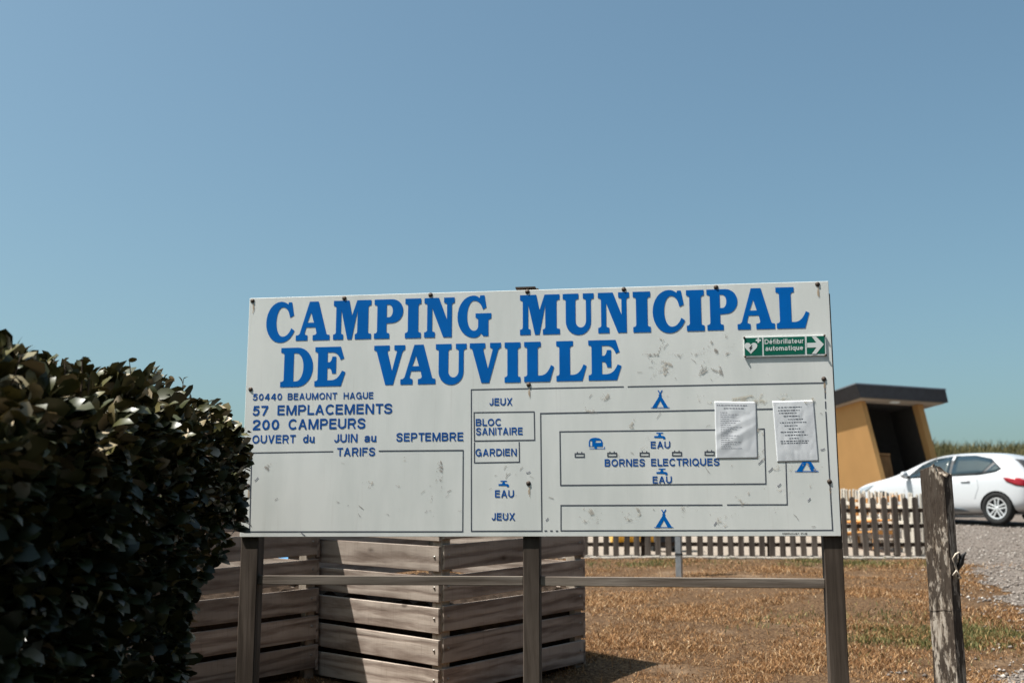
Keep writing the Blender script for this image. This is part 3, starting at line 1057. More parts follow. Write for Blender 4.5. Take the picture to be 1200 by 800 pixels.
def tent(xc, yb, s=1.0):
    f = lambda a, b: (xc + a * s, yb - b * s)
    symbol('tent_symbol', [([f(-9.5, 0), f(0, 15.5), f(9.5, 0), f(4.4, 0), f(0, 8), f(-4.4, 0)], []),
                           ([f(-3, 20), f(-1.8, 20.3), f(2.2, 14), f(.6, 13.5)], []), ([f(3, 20.3), f(1.8, 20.5), f(-2.2, 14), f(-.6, 13.5)], []),
                           ([f(-11, -.5), f(11, -.4), f(11, .4), f(-11, .3)], [])])


tent(773.6, 477.4)
tent(777.8, 617.4, 1.02)
tent(945.3, 552.0, 1.25)


def tap(xc, yb, s=1.0):
    f = lambda a, b: (xc + a * s, yb - b * s)
    symbol('tap_symbol', [([f(-6.4, 1.6), f(-6.4, 3.6), f(-2, 3.8), f(-.9, 6.6), f(-4, 6.7), f(-4, 7.7), f(4.2, 7.7), f(4.2, 6.7), f(1.1, 6.6), f(2, 3.9), f(5, 3.7),
                             f(6.6, 2.4), f(6.6, 0), f(4, 0), f(3.6, 1.5)], [])])


tap(590.2, 570.2, .95)
tap(773, 514.3, 1.0)
tap(775.6, 556.3, 1.0)


def outlet(x0, x1, yb):
    d_ = .55
    P = [[(x0, yb), (x1, yb), (x1, yb - 3.9), (x0, yb - 3.9), (x0, yb)], [(x0 + 2.6, yb - 3.9), (x0 + 2.6, yb - 6)], [(x1 - 2.8, yb - 3.9), (x1 - 2.8, yb - 6)]]
    polys = []
    for p in P:
        pp = [bl(*k) for k in p]
        polys += [(qd, []) for qd in strip(pp[:-1] if len(p) > 2 else pp, len(p) > 2, .0028)]
    flat('outlet_symbol', polys, M['line'], -.0008)


for a in ((674, 684.6, 535.2), (712.2, 722.6, 534.6), (750.2, 760.6, 534.2), (788, 798.6, 533.6), (826.2, 836.8, 533)):
    outlet(*a)
f = lambda a, b: (690 + a, 526 - b)
symbol('caravan_symbol', [([f(0, 3), f(0, 9), f(1.2, 11.5), f(4, 13), f(8, 13.4), f(12, 12.8), f(15, 11), f(16.4, 8), f(16.2, 3)],
                           [[f(1.4, 3.6), f(1.4, 9.6), f(3.9, 9.9), f(3.9, 3.6)], [f(7.6, 7.6), f(8.4, 10.2), f(13.6, 10.2), f(14.4, 8.3), f(14, 7.6)]]),
                          ([f(.8, 1), f(.8, .3), f(18.8, .3), f(18.8, 2.8), f(18, 2.8), f(18, 1)], []),
                          ([f(8 + 1.6 * math.cos(i), 1.8 + 1.6 * math.sin(i)) for i in np.arange(0, 6.2, .7)], [])], M['blue'])

# --- glue residue, scratches and ghost stars left on the panel
def smudge(px, py, w, h, mat, name='glue_residue', rot=0):
    u, v_ = bl(px, py)
    sc = .00442
    mb = MB()
    n = 12
    P = []
    for i in range(n):
        a = 2 * math.pi * i / n
        rr = 1 + .25 * math.sin(3 * a + px)
        P.append((w / 2 * sc * rr * math.cos(a), h / 2 * sc * rr * math.sin(a)))
    cr, sr = math.cos(rot), math.sin(rot)
    tr = tessellate_polygon([[Vector((a, b, 0)) for a, b in P]])
    mb.add([(a * cr - b * sr, 0, a * sr + b * cr) for a, b in P], [tuple(t) for t in tr])
    return mb.build(name, mat, panel, (u, -.0014, v_), recalc=False)


for k in ((482, 537, 30, 9, 'residue'), (515, 565, 7, 60, 'residue_dark'), (508, 578, 9, 44, 'residue_dark'), (464, 600, 13, 9, 'residue'), (513, 602, 14, 10, 'residue'),
          (890, 470, 100, 16, 'residue_pale'), (905, 446, 10, 26, 'residue'), (884, 428, 10, 20, 'residue_dark'), (800, 468, 70, 20, 'residue'), (690, 470, 60, 26, 'residue'),
          (862, 520, 60, 60, 'residue'), (891, 545, 12, 50, 'residue_dark'), (930, 560, 60, 40, 'residue'), (840, 600, 90, 34, 'residue'), (905, 590, 60, 40, 'residue'),
          (770, 420, 34, 44, 'residue'), (832, 425, 36, 44, 'residue_dark'), (745, 520, 40, 50, 'residue'), (600, 470, 90, 12, 'residue'), (320, 548, 20, 14, 'residue_dark'),
          (355, 625, 16, 6, 'residue_dark'), (938, 430, 50, 20, 'residue'), (855, 402, 10, 30, 'residue_dark'), (700, 600, 120, 30, 'residue'), (440, 570, 60, 16, 'residue')):
    smudge(k[0], k[1], k[2], k[3], M[k[4]])


for k in ((296.6, 358), (619.9, 456), (966, 450), (619.8, 572), (972.6, 570), (958.4, 339), (291, 575)):
    smudge(k[0] + .4, k[1] + 3, 2.4, 13, M['rust_run'], 'rust_run')


def star_ghost(xc, yc, r):
    P = []
    for i in range(10):
        a = R(90 + 36 * i)
        rr = r if i % 2 == 0 else r * .42
        P.append(bl(xc + rr * math.cos(a), yc - rr * math.sin(a)))
    flat('star_residue', [(qd, []) for qd in strip(P, True, .006)], M['residue_star'], -.0014)


star_ghost(777, 423, 23)
star_ghost(833, 421, 22)
for x_, y_, a, w in ((300.5, 561, 1, 4), (355, 625, -.8, 5), (619, 553, .3, 5), (846, 480, -1, 6), (903, 550, 1, 5), (964, 526, .3, 5), (913, 568, .8, 4), (948, 585, 1.2, 3), (838, 613, 1.4, 3), (641, 608, 1, 3), (891, 541, 1, 5)):
    P = [bl(x_ - w / 2, y_ + a * w / 2), bl(x_, y_ + .6), bl(x_ + w / 2, y_ - a * w / 2)]
    flat('scratch', [(qd, []) for qd in strip(P, False, .0025)], M['grey_ink'], -.0012)

r3 = random.Random(21)
for k in range(46):
    x_, y_ = r3.choice([(r3.uniform(640, 965), r3.uniform(458, 618)), (r3.uniform(560, 630), r3.uniform(545, 618)), (r3.uniform(310, 540), r3.uniform(540, 615)), (r3.uniform(740, 870), r3.uniform(395, 445))])
    a = r3.uniform(-1.5, 1.5)
    w = r3.uniform(1.5, 6)
    P = [bl(x_ - w / 2, y_ + a * w / 2), bl(x_ + r3.uniform(-1, 1), y_ + r3.uniform(-.8, .8)), bl(x_ + w / 2, y_ - a * w / 2)]
    flat('scratch', [(qd, []) for qd in strip(P, False, r3.uniform(.0006, .0016))], M['scuff'], -.0012)

# --- bolts, posts, rails
bolt0 = None
for x_, y_ in ((296, 352.5), (403.5, 349.5), (504.5, 345.5), (618, 341.7), (731, 339), (839, 336.5), (958, 333), (293.7, 456), (619.5, 450.5), (965.4, 443.8), (290.5, 569), (619.3, 566), (972, 564)):
    u, v_ = bl(x_, y_)
    if bolt0 is None:
        mb = MB()
        mb.lathe([(0, -.0052), (.0045, -.0049), (.0075, -.0036), (.0082, -.0015), (.0082, -.0005)], 10, 'y')
        mb.lathe([(.0085, -.0020), (.0120, -.0018), (.0122, -.0004)], 12, 'y')
        bolt0 = mb.build('bolt', M['rustbolt'], panel, (u, 0, v_), smooth=True)
    else:
        b_ = bolt0.copy()
        link(b_)
        b_.parent = panel
        b_.location = (u, 0, v_)

PF, PD = TH + .002, .092                       # posts stand just behind the panel


def post(x0, x1, top):
    u0, _ = bl(x0, 632, PF)
    u1, _ = bl(x1, 632, PF)
    mb = MB()
    hh = top + .35
    mb.box((0, 0, hh / 2 - .35), (u1 - u0, PD, hh))
    return mb.build('post', M['signwood'], sign, ((u0 + u1) / 2, PF + PD / 2, 0), bevel=.004), u0, u1


_, a0, a1 = post(282.6, 303, V0 + BH - .06)
_, c0, c1 = post(612.8, 632.3, V0 + BH + .012)
_, d0, d1 = post(965, 987.2, V0 + BH - .06)
for u0, u1, ya, yb in ((a1, c0, 680.3, 680.3), (c1, d0, 680.5, 683.3)):
    _, va = bl(620, ya, PF + .012)
    _, vb = bl(620 if u0 == a1 else 960, yb, PF + .012)
    mb = MB()
    L = u1 - u0 - .002
    mb.box((0, 0, 0), (L, .04, .047))
    mb.build('rail', M['railwood'], sign, ((u0 + u1) / 2, PF + .012 + .02, (va + vb) / 2), (0, -math.atan2(vb - va, L), 0), bevel=.003)
# slotted bracket on top of the middle post
mb = MB()
u_, v_ = bl(616, 338, .02)
mb.box((u_, .03, V0 + BH + .016), (.105, .05, .007))
mb.build('cap_strip', M['rustbolt'], sign)

# ------------------------------------------------------------------ safety sign screwed on the panel
g0, h0 = bl(870.4, 418.3)
g1, h1 = bl(968.6, 392.9)
gm = Vector(((g0 + g1) / 2, 0, (h0 + h1) / 2))
SM = sign.matrix_basis if False else (Matrix.Translation(sign.location) @ Matrix.Rotation(BYAW, 4, 'Z'))
YO = -.0005
sloc = SM @ Vector((gm.x, YO, gm.z))
safe = thing('safety_sign', 'small green defibrillator sign with white heart and arrow, fixed to the large white board', 'sign', sloc, (0, 0, BYAW))
sw, sh = bl(967.4, 404)[0] - bl(871, 404)[0], .104
mb = MB()
mb.box((0, -.0035, 0), (sw, .004, sh))
splate = mb.build('plate', M['signwhite'], safe, bevel=.001)


def sp(px, py):
    u, v_ = bl(px, py)
    # follow the slight tilt of the sign in the photo
    return u - gm.x, v_ - gm.z


cells = [[(872.2, 396.4), (892.6, 395.9), (893, 416.4), (872.8, 416.9)], [(894.6, 395.8), (942.7, 394.5), (943, 415), (895, 416.3)], [(945, 394.4), (966, 393.9), (966.4, 414.3), (945.3, 414.9)]]
for c4 in cells:
    flat('green_field', [([sp(*p) for p in c4], [])], M['green'], -.0064, splate)
hx, hy = 879.8, 407.2
hp = []
for i in range(28):
    t_ = 2 * math.pi * i / 28
    hp.append((hx + 7.6 * math.sin(t_) ** 3, hy - (6.1 * math.cos(t_) - 2.4 * math.cos(2 * t_) - .9 * math.cos(3 * t_) - .3 * math.cos(4 * t_))))
flat('heart_symbol', [([sp(*p) for p in hp], [])], M['signwhite'], -.0070, splate)
flat('flash_symbol', [([sp(*p) for p in ((880.8, 404.2), (877.2, 408.6), (879.2, 408.4), (878, 411.8), (882, 407.2), (880, 407.4), (881.6, 404.4))], [])], M['black_ink'], -.0076, splate)
flat('cross_symbol', [([sp(888.5 + a, 398.9 + b) for a, b in ((-1, -3), (1, -3), (1, -1), (3, -1), (3, 1), (1, 1), (1, 3), (-1, 3), (-1, 1), (-3, 1), (-3, -1), (-1, -1))], [])], M['signwhite'], -.0070, splate)
words([('D\u00e9fibrillateur', 896, 941.5, 403.4, 402.2, 5.6)], M['signwhite'], 'lettering', sp, splate, -.0070)
words([('automatique', 897, 941, 411.3, 410.2, 5.6)], M['signwhite'], 'lettering', sp, splate, -.0070)
flat('arrow_symbol', [([sp(*p) for p in ((945.6, 402), (956.5, 401.6), (951, 394.6), (956, 394.4), (965.2, 403.6), (956.3, 414.6), (951.2, 414.7), (956.6, 407.2), (945.7, 407.5))], [])], M['signwhite'], -.0070, splate)
for x_, y_ in ((872, 395.8), (966, 393.2), (873, 418), (967.5, 416)):
    a, b = sp(x_, y_)
    mb = MB()
    mb.lathe([(0, -.011), (.004, -.010), (.006, -.0062)], 8, 'y', (a, 0, b))
    mb.build('screw', M['rustbolt'], splate, smooth=True)

# ------------------------------------------------------------------ paper notices in plastic sleeves
def notice(corners, label, seed, lines, col_w, sharp):
    c4 = [bl(*p) for p in corners]                   # TL TR BR BL
    ce = Vector((sum(p[0] for p in c4) / 4, 0, sum(p[1] for p in c4) / 4))
    root = thing('paper_notice', label, 'notice', SM @ Vector((ce.x, -.0008, ce.z)), (0, 0, BYAW), 'printed notices taped to the sign')
    n, m_ = 34, 44
    def pos(s, t):
        a = Vector(c4[0]) * (1 - s) * (1 - t) + Vector(c4[1]) * s * (1 - t) + Vector(c4[2]) * s * t + Vector(c4[3]) * (1 - s) * t
        k = math.sin(3.14 * s) ** .5 if 0 < s < 1 else 0
        ed = min(1, 6 * min(t, 1 - t) + .1)
        w = .0022 * math.sin(7 * s + 9 * t + seed) + .0012 * math.sin(23 * s - 5 * t + seed * 2) + 0.0018 * abs(math.sin((6 + seed) * s * (.4 + t) + seed))
        if sharp:
            w += .008 * max(0, t - .55) * math.sin(26 * s + 3 * math.sin(4 * t))
        else:
            w += .010 * max(0, 1 - abs((t - .62) + .45 * (s - .5)) * 6)
            w += .008 * max(0, 1 - abs((t - .42) + .35 * (s - .5)) * 9)
        return (a.x - ce.x, -.0005 - (.0005 + .36 * abs(w)) * max(k, .15) * ed, a.y - ce.z)
    mb = MB()
    vs = [pos(i / n, j / m_) for j in range(m_ + 1) for i in range(n + 1)]
    mb.add(vs, [(j * (n + 1) + i, j * (n + 1) + i + 1, (j + 1) * (n + 1) + i + 1, (j + 1) * (n + 1) + i) for j in range(m_) for i in range(n)])
    sheet = mb.build('sheet', M['paper'], root, smooth=True)
    md = sheet.modifiers.new('thickness', 'SOLIDIFY')
    md.thickness = .0005
    md.offset = -1
    r2 = random.Random(seed)
    mb = MB()
    for t, s0, s1, hh in lines:
        s = s0
        while s < s1:
            L = r2.uniform(.02, .075)
            e = min(s + L, s1)
            k = 3
            for i in range(k):
                a, b = s + (e - s) * i / k, s + (e - s) * (i + 1) / k
                P = [pos(a, t), pos(b, t), pos(b, t + hh), pos(a, t + hh)]
                mb.add([(p[0], p[1] - .0006, p[2]) for p in P], [(0, 1, 2, 3)])
            s = e + r2.uniform(.008, .02)
    mb.build('printed_text', M['grey_ink'] if not sharp else M['line'], sheet, recalc=False)
    # strips of clear tape at the top
    for s in (.04, .9):
        p = pos(s, .02)
        mb = MB()
        mb.box((p[0], p[1] - .0022, p[2]), (.05, .0008, .022), Matrix.Rotation(.3 if s < .5 else -.4, 3, 'Y'))
        mb.build('tape', M['residue_pale'], sheet)
    return root


ln1 = [(.06, .05, .78, .012), (.112, .22, .70, .012)] + [(.19 + .037 * i, .13, .30 + .38 * ((i * 37 % 10) / 10), .007) for i in range(18)]
ln2 = [(.10, .12, .70, .011), (.15, .12, .64, .011)] + [(.195 + .052 * i, .14 + .10 * ((i * 7) % 3), .56 + .22 * ((i * 5) % 4) / 3, .011) for i in range(9)] + [(.655, .12, .80, .011), (.69, .13, .78, .011)]
notice([(837.3, 470.2), (886.2, 470.7), (888, 536.7), (839.2, 537.4)], 'crumpled sheet with faint grey print and a diagonal crease on the white board', 3, ln1, .7, False)
notice([(905, 470), (953.4, 468.8), (959.4, 540), (910.7, 541.3)], 'sheet with centred dark print, nearest the right edge of the white board', 5, ln2, .7, True)

# ------------------------------------------------------------------ slatted timber crates
CR = 1.52                                        # side
SH, SG = .158, .0335


def make_crate(label):
    root = thing('wooden_crate', label, 'crate', group='slatted timber compost crates')
    half = CR / 2
    for sx_ in (-1, 1):
        for sy_ in (-1, 1):
            mb = MB()
            mb.box((0, 0, .68), (.08, .08, 1.38))
            mb.build('corner_post', M['cratepost'], root, (sx_ * (half - .062), sy_ * (half - .062), 0), bevel=.003)
    sm = None
    bm_ = None
    for f_ in range(4):
        ang = f_ * math.pi / 2
        dz = 0 if f_ % 2 == 0 else -.014
        for k in range(7):
            if sm is None:
                mb = MB()
                mb.box((0, 0, 0), (CR - .026, .024, SH))
                s_ = mb.build('slat', M['cratewood'], root, bevel=.003)
                sm = s_.data
                mb = MB()
                mb.lathe([(0, -.0075), (.006, -.006), (.009, -.0005)], 10, 'y')
                b_ = mb.build('bolt', M['bolt'], s_, (0, 0, 0), smooth=True)
                bm_ = b_.data
                bpy.data.objects.remove(b_)
            else:
                s_ = bpy.data.objects.new('slat', sm)
                link(s_)
                s_.parent = root
            Rm = Matrix.Rotation(ang, 4, 'Z')
            longer = .013 if f_ % 2 == 0 else -.013
            p = Rm @ Vector((longer, -(half - .014), .07 + SH / 2 + k * (SH + SG) + dz))
            s_.location = p
            s_.rotation_euler = (0, (rng.random() - .5) * .013, ang)
            for e in (-1, 1):
                b_ = bpy.data.objects.new('bolt', bm_)
                link(b_)
                b_.parent = s_
                b_.location = (e * (half - .065) - longer, -.0125, .012)
    return root


TILT = math.atan(.079)


def place_crate(root, N, R_):
    """N: nearest corner, R_: right-hand corner (x, y)"""
    d = Vector((R_[0] - N[0], R_[1] - N[1]))
    ang = math.atan2(d.y, d.x)
    ex = d.normalized()
    ey = Vector((-ex.y, ex.x))
    c = Vector(N) + ex * CR / 2 + ey * CR / 2
    root.location = (c.x, c.y, float(gz(c.x, c.y)) - .03)
    root.rotation_euler = (Matrix.Rotation(TILT, 3, 'X') @ Matrix.Rotation(ang, 3, 'Z')).to_euler()


N1 = pt(518, 700, 7.44)
R1 = pt(683, 700, 8.58)
crate = make_crate('slatted wooden crate with a sunlit left side, standing behind the middle post of the sign')
place_crate(crate, (N1.x, N1.y), (R1.x, R1.y))
_n, _m = 22, 22
mbc = MB()
for j in range(_m + 1):
    for i in range(_n + 1):
        a_, b_2 = -.69 + 1.38 * i / _n, -.69 + 1.38 * j / _m
        mbc.v.append((a_, b_2, .60 + .10 * math.cos(a_ * 2.2) * math.cos(b_2 * 2.4) + rng.uniform(-.025, .025)))
mbc.f = [(j * (_n + 1) + i, j * (_n + 1) + i + 1, (j + 1) * (_n + 1) + i + 1, (j + 1) * (_n + 1) + i) for j in range(_m) for i in range(_n)]
_e = [i for i in range(_n + 1)] + [j * (_n + 1) + _n for j in range(1, _m + 1)] + [_m * (_n + 1) + i for i in range(_n - 1, -1, -1)] + [j * (_n + 1) for j in range(_m - 1, 0, -1)]
_b = len(mbc.v)
mbc.v += [(mbc.v[k][0], mbc.v[k][1], .02) for k in _e]
mbc.f += [(_e[k], _b + k, _b + (k + 1) % len(_e), _e[(k + 1) % len(_e)]) for k in range(len(_e))]
mbc.m = [0] * len(mbc.f)
mbc.build('compost', M['compost'], crate)




def copy_tree(o, parent=None):
    c_ = o.copy()
    link(c_)
    c_.parent = parent
    for ch in o.children:
        copy_tree(ch, c_)
    return c_


bpy.context.view_layer.update()
crate2 = copy_tree(crate)
crate2['label'] = 'slatted wooden crate in deep shade beside the hedge, behind the left post of the sign'
for ch in list(crate.children):
    if ch.name.startswith('slat') and ch.location.z > 1.17:
        for b_ in list(ch.children):
            bpy.data.objects.remove(b_)
        bpy.data.objects.remove(ch)
    elif ch.name.startswith('corner_post'):
        ch.scale.z = .86
        ch.location.z = 0
R2 = Vector((-1.33, 8.16))
e1 = Vector((R1.x - N1.x, R1.y - N1.y)).normalized()
N2 = R2 - e1 * CR
place_crate(crate2, N2, R2)

# ------------------------------------------------------------------ hedge
def hedge_top(y):
    return EYE + np.interp(y, [1.5, 3.1, 3.55, 4.25, 4.75, 5.4, 5.62, 5.78], [.36, .45, .555, .62, .69, .74, .71, .56])


def hedge_right(y):
    return np.interp(y, [1.5, 3.0, 4.0, 5.2, 5.6, 5.78], [-1.50, -1.46, -1.44, -1.385, -1.345, -1.38])


def leaf_template():
    # midrib along +y, folded, tip bent down; unit length
    mid = [(0, 0, 0), (0, .25, .03), (0, .55, .045), (0, .82, .015), (0, 1.0, -.05)]
    sd = [(.20, .13, .05), (.30, .44, .09), (.22, .80, .04)]
    v = mid + [(a, b, c_) for a, b, c_ in sd] + [(-a, b, c_) for a, b, c_ in sd]
    f = []
    for o_ in (5, 8):
        t_ = [(0, 1, o_), (1, o_ + 1, o_), (1, 2, o_ + 1), (2, o_ + 2, o_ + 1), (2, 3, o_ + 2), (3, 4, o_ + 2)]
        f += t_ if o_ == 8 else [(a, c_, b) for a, b, c_ in t_]
    return np.array(v, float), np.array(f)


LV, LF = leaf_template()


def leaves(name, pos, out, size, mat, parent):
    """pos (n,3), out (n,3): rough direction each leaf points to"""
    n = len(pos)
    d = out + .75 * nrg.standard_normal((n, 3))
    d /= np.linalg.norm(d, axis=1)[:, None]
    up = np.array([0, 0, 1.0]) + .65 * nrg.standard_normal((n, 3))
    sx_ = np.cross(d, up)
    sx_ /= np.linalg.norm(sx_, axis=1)[:, None]
    nz = np.cross(sx_, d)
    wv = (.8 + .5 * nrg.random(n))[:, None, None]
    curl = (.5 + 1.6 * nrg.random(n))[:, None, None]
    t = LV[None]
    V = (t[..., 0:1] * wv) * sx_[:, None] + t[..., 1:2] * d[:, None] + (t[..., 2:3] * curl) * nz[:, None]
    V = V * size[:, None, None] + pos[:, None]
    L = LF[None] + (np.arange(n) * len(LV))[:, None, None]
    return numpy_mesh(name, V.reshape(-1, 3), L.ravel(), 3, mat, parent, smooth=False)


hedge = thing('hedge', 'dense dark leafy hedge with large leathery leaves, left of the white sign', 'hedge', (-2.0, 4.2, float(gz(-2.0, 4.2))))
HO = np.array(hedge.location)
n = 62000
y = 1.9 + 3.9 * nrg.random(n)
top = hedge_top(y) + .035 * np.sin(y * 9) + .03 * np.sin(y * 23 + 2)
rt = hedge_right(y)
x = rt - 1.75 * nrg.random(n) ** 2.0 + .03 * np.sin(y * 8 + 1)
gr = gz(x, y)
z = top - (top - gr) * nrg.random(n) ** 1.5
# rounded shoulder along the top right edge
sh_ = np.clip((x - (rt - .28)) / .28, 0, 1)
top2 = top - .16 * sh_ ** 2 + .03 * np.sin(x * 14 + y * 5)
ok = z < top2
# hollow under the right-hand end: bare stems there
low = EYE + .06 * np.sin(y * 7) + np.interp(y, [4.95, 5.2, 5.4, 5.7], [-1.1, -.16, -.07, .10])
ok &= ~((x > -1.86) & (z < low))
# keep mainly the outer shell
dshell = np.minimum.reduce([rt - x, np.abs(top2 - z), np.abs(5.8 - y)])
ok &= (nrg.random(n) < np.exp(-np.maximum(dshell, 0) / .22) + .06)
pos = np.stack([x, y, z], -1)[ok] - HO
out = np.zeros_like(pos)
out[:, 0] = np.clip(1 - (rt - x)[ok] / .5, 0, 1)
out[:, 2] = np.clip(1 - (top2 - z)[ok] / .35, 0, 1) * .9 + .1
out[:, 1] = np.clip(1 - (5.8 - y)[ok] / .5, 0, 1) * .7 - .25
lsz = (.046 + .052 * nrg.random(len(pos)) ** 1.3) * np.interp(pos[:, 1] + HO[1], [3, 5.5], [1.3, .85])
lit_top = ((top2 - z)[ok] < .13 + .12 * nrg.random(len(pos))) & (nrg.random(len(pos)) < .8)  # leaves near the top get the colour with sunlight painted in
leaves('foliage', pos[~lit_top], out[~lit_top], lsz[~lit_top], M['leaf'], hedge)
leaves('sunlit_foliage', pos[lit_top], out[lit_top], lsz[lit_top], M['sunlitleaf'], hedge)
# shoots that stand clear of the top and of the right-hand end
sp_, so_l, ss = [], [], []
for i in range(74):
    if i < 46:
        yy = 2.9 + 2.75 * rng.random()
        xx = float(hedge_right(yy)) - .1 - .35 * rng.random()
        b0 = Vector((xx, yy, float(hedge_top(yy)) - .12))
        d = Vector((rng.uniform(-.3, .4), rng.uniform(-.3, .3), 1)).normalized()
        Ls = rng.uniform(.10, .20)
    else:
        yy = 5.0 + .75 * rng.random()
        b0 = Vector((float(hedge_right(yy)) - .08, yy, EYE + rng.uniform(.22, .58)))
        d = Vector((.8, rng.uniform(-.2, .2), rng.uniform(-.5, .5))).normalized()
        Ls = rng.uniform(.09, .17)
    b0 -= Vector(HO)
    p1 = b0 + d * Ls
    mbt = MB()
    mbt.tube([b0 - d * .08, b0 + d * Ls * .5 + Vector((.006, 0, .004)), p1], [.004, .003, .0015], 5)
    mbt.build('shoot', M['twig'], hedge, recalc=False)
    for k in range(6):
        f_ = .25 + .75 * k / 5
        a = k * 2.4
        sp_.append(b0 + d * Ls * f_)
        o_ = d * .6 + Vector((math.cos(a), math.sin(a), .2))
        so_l.append(o_)
        ss.append(rng.uniform(.032, .06) * (1.15 - .4 * f_))
leaves('shoot_leaves', np.array([tuple(k) for k in sp_]), np.array([tuple(k) for k in so_l]), np.array(ss), M['sunlitleaf'], hedge)
for i in range(16):
    yy = 2.4 + 3.1 * i / 15 + rng.uniform(-.1, .1)
    xx = -1.95 + rng.uniform(-.25, .12)
    gb = Vector((xx, yy, float(gz(xx, yy)) - .05)) - Vector(HO)
    mb = MB()
    tp = Vector((float(hedge_right(yy)) - rng.uniform(.05, .5), yy + rng.uniform(-.2, .2), float(hedge_top(yy)) - .15)) - Vector(HO)
    mid = gb.lerp(tp, .5) + Vector((rng.uniform(-.08, .08), rng.uniform(-.08, .08), 0))
    mb.tube([gb, gb.lerp(mid, .5), mid, mid.lerp(tp, .5), tp], [.022, .019, .015, .01, .005], 7)
    for k in range(3):
        s0 = mid.lerp(tp, rng.random() * .7)
        mb.tube([s0, s0 + Vector((rng.uniform(-.1, .22), rng.uniform(-.2, .2), rng.uniform(.08, .25)))], [.007, .003], 5)
    mb.build('stem', M['twig'], hedge, smooth=True, recalc=False)

# ------------------------------------------------------------------ weathered post in the right foreground
PP = pt(1103, 640, 6.2)
pz = float(gz(PP.x, PP.y))
ptop = pt(1096, 545, 6.2).z
HT = ptop - pz
old = thing('wooden_post', 'thick weathered square timber post with peeling grey grain, in front of the white car', 'post', (PP.x, PP.y, pz - .02), (0, 0, R(-41)))
SIDE = .128


def post_ring(z, k):
    pts_ = []
    hs = SIDE / 2
    m_ = 9
    for s in range(4):
        for i in range(m_):
            t = -1 + 2 * i / m_
            a, b = (t, -1) if s == 0 else (1, t) if s == 1 else (-t, 1) if s == 2 else (-1, -t)
            rr = min(1, 1.03 - .06 * (abs(a) * abs(b)) ** 6)
            er = 1 - .025 * math.sin(3.1 * z + 2 * s) - .014 * math.sin(17 * z + 5 * a + 3 * b) - .012 * (rng.random() ** 2)
            pts_.append((a * hs * rr * er, b * hs * rr * er))
    return pts_


mb = MB()
nr = 56
rows = []
for k in range(nr + 1):
    z_ = -.2 + (HT + .2) * k / nr
    ring = post_ring(z_, k)
    row = []
    for (a, b) in ring:
        zz = z_
        if k > nr - 4:
            zz += (k - nr + 4) / 4 * (.012 * math.sin(60 * a + 2) + .012 * math.sin(50 * b) - .03 * max(0, a) / SIDE * 2 + rng.uniform(-.007, .007))
        row.append((a, b, zz))
    rows.append(row)
nn = len(rows[0])
vs = [v for r_ in rows for v in r_]
fs = [(k * nn + i, k * nn + (i + 1) % nn, (k + 1) * nn + (i + 1) % nn, (k + 1) * nn + i) for k in range(nr) for i in range(nn)]
mb.add(vs, fs)
# cupped top
b0 = len(mb.v)
inner = [(a * .6, b * .6, c_ + rng.uniform(-.004, .016)) for a, b, c_ in rows[-1]]
mb.v += inner
mb.v.append((0, 0, HT + .012))
for i in range(nn):
    j = (i + 1) % nn
    mb.f.append((nr * nn + i, nr * nn + j, b0 + j, b0 + i)); mb.m.append(0)
    mb.f.append((b0 + i, b0 + j, b0 + nn)); mb.m.append(0)
mb.build('timber', M['oldpost'], old, recalc=True)
# bent strap and frayed rubber left on its right-hand face
zb = pt(1118, 650, 6.2).z - pz
mb = MB()
mb.tube([(.066, -.02, zb - .10), (.085, -.03, zb - .06), (.082, -.04, zb - .03), (.076, -.05, zb), (.09, -.045, zb + .025), (.105, -.03, zb + .035)], .006, 6)
mb.tube([(.072, -.055, zb - .085), (.088, -.05, zb - .06), (.10, -.02, zb - .095), (.072, -.02, zb - .1)], .006, 6)
mb.build('strap', M['wire'], old, smooth=True)
mb = MB()
mb.tube([(.07, .0, zb - .06), (.10, .0, zb - .02), (.115, -.005, zb + .02), (.13, .0, zb + .035)], [.012, .014, .009, .004], 6)
mb.tube([(.09, .01, zb - .03), (.10, -.015, zb + .02), (.098, -.02, zb + .045)], [.01, .006, .003], 6)
mb.build('rubber_loop', M['blackrubber'], old, smooth=True)
# iron band round the trunk
mb = MB()
zz = pt(1100, 709, 6.2).z - pz
hs = SIDE / 2 + .0015
lp = [(-hs, -hs, zz - .004), (hs, -hs, zz + .004), (hs, hs, zz), (-hs, hs, zz - .006), (-hs, -hs, zz - .004)]
mb.tube(lp, .0012, 6)
mb.build('wire_band', M['rustbolt'], old, smooth=True)

# ------------------------------------------------------------------ galvanised square post in the grass
P = pt(796, 671, 14.0)
gp = thing('metal_post', 'grey galvanised square steel post standing in the dry grass before the fence', 'post', (P.x, P.y, float(gz(P.x, P.y)) - .02), (0, 0, R(-22)))
mb = MB()
mb.box((0, 0, .7), (.07, .07, 1.5))
mb.build('shaft', M['galv'], gp, bevel=.004)
mb = MB()
mb.box((0, 0, .29), (.078, .078, .022))
mb.build('band', M['blackrubber'], gp)
mb = MB()
mb.box((0, 0, 1.458), (.075, .075, .012))
mb.build('cap', M['blackrubber'], gp)

# ------------------------------------------------------------------ picket fences
pk_mesh = {}


def picket_mesh(mat, w, h):
    mb = MB()
    pr = [(-w / 2, 0), (w / 2, 0), (w / 2, h - w * .55)] + [(w / 2 * math.cos(a), h - w * .55 + w * .55 * math.sin(a)) for a in (R(40), R(75), R(105), R(140))] + [(-w / 2, h - w * .55)]
    mb.prism(pr, -.011, .011, 'y')
    o = mb.build('picket', mat, None, bevel=.002)
    me = o.data
    bpy.data.objects.remove(o)
    return me


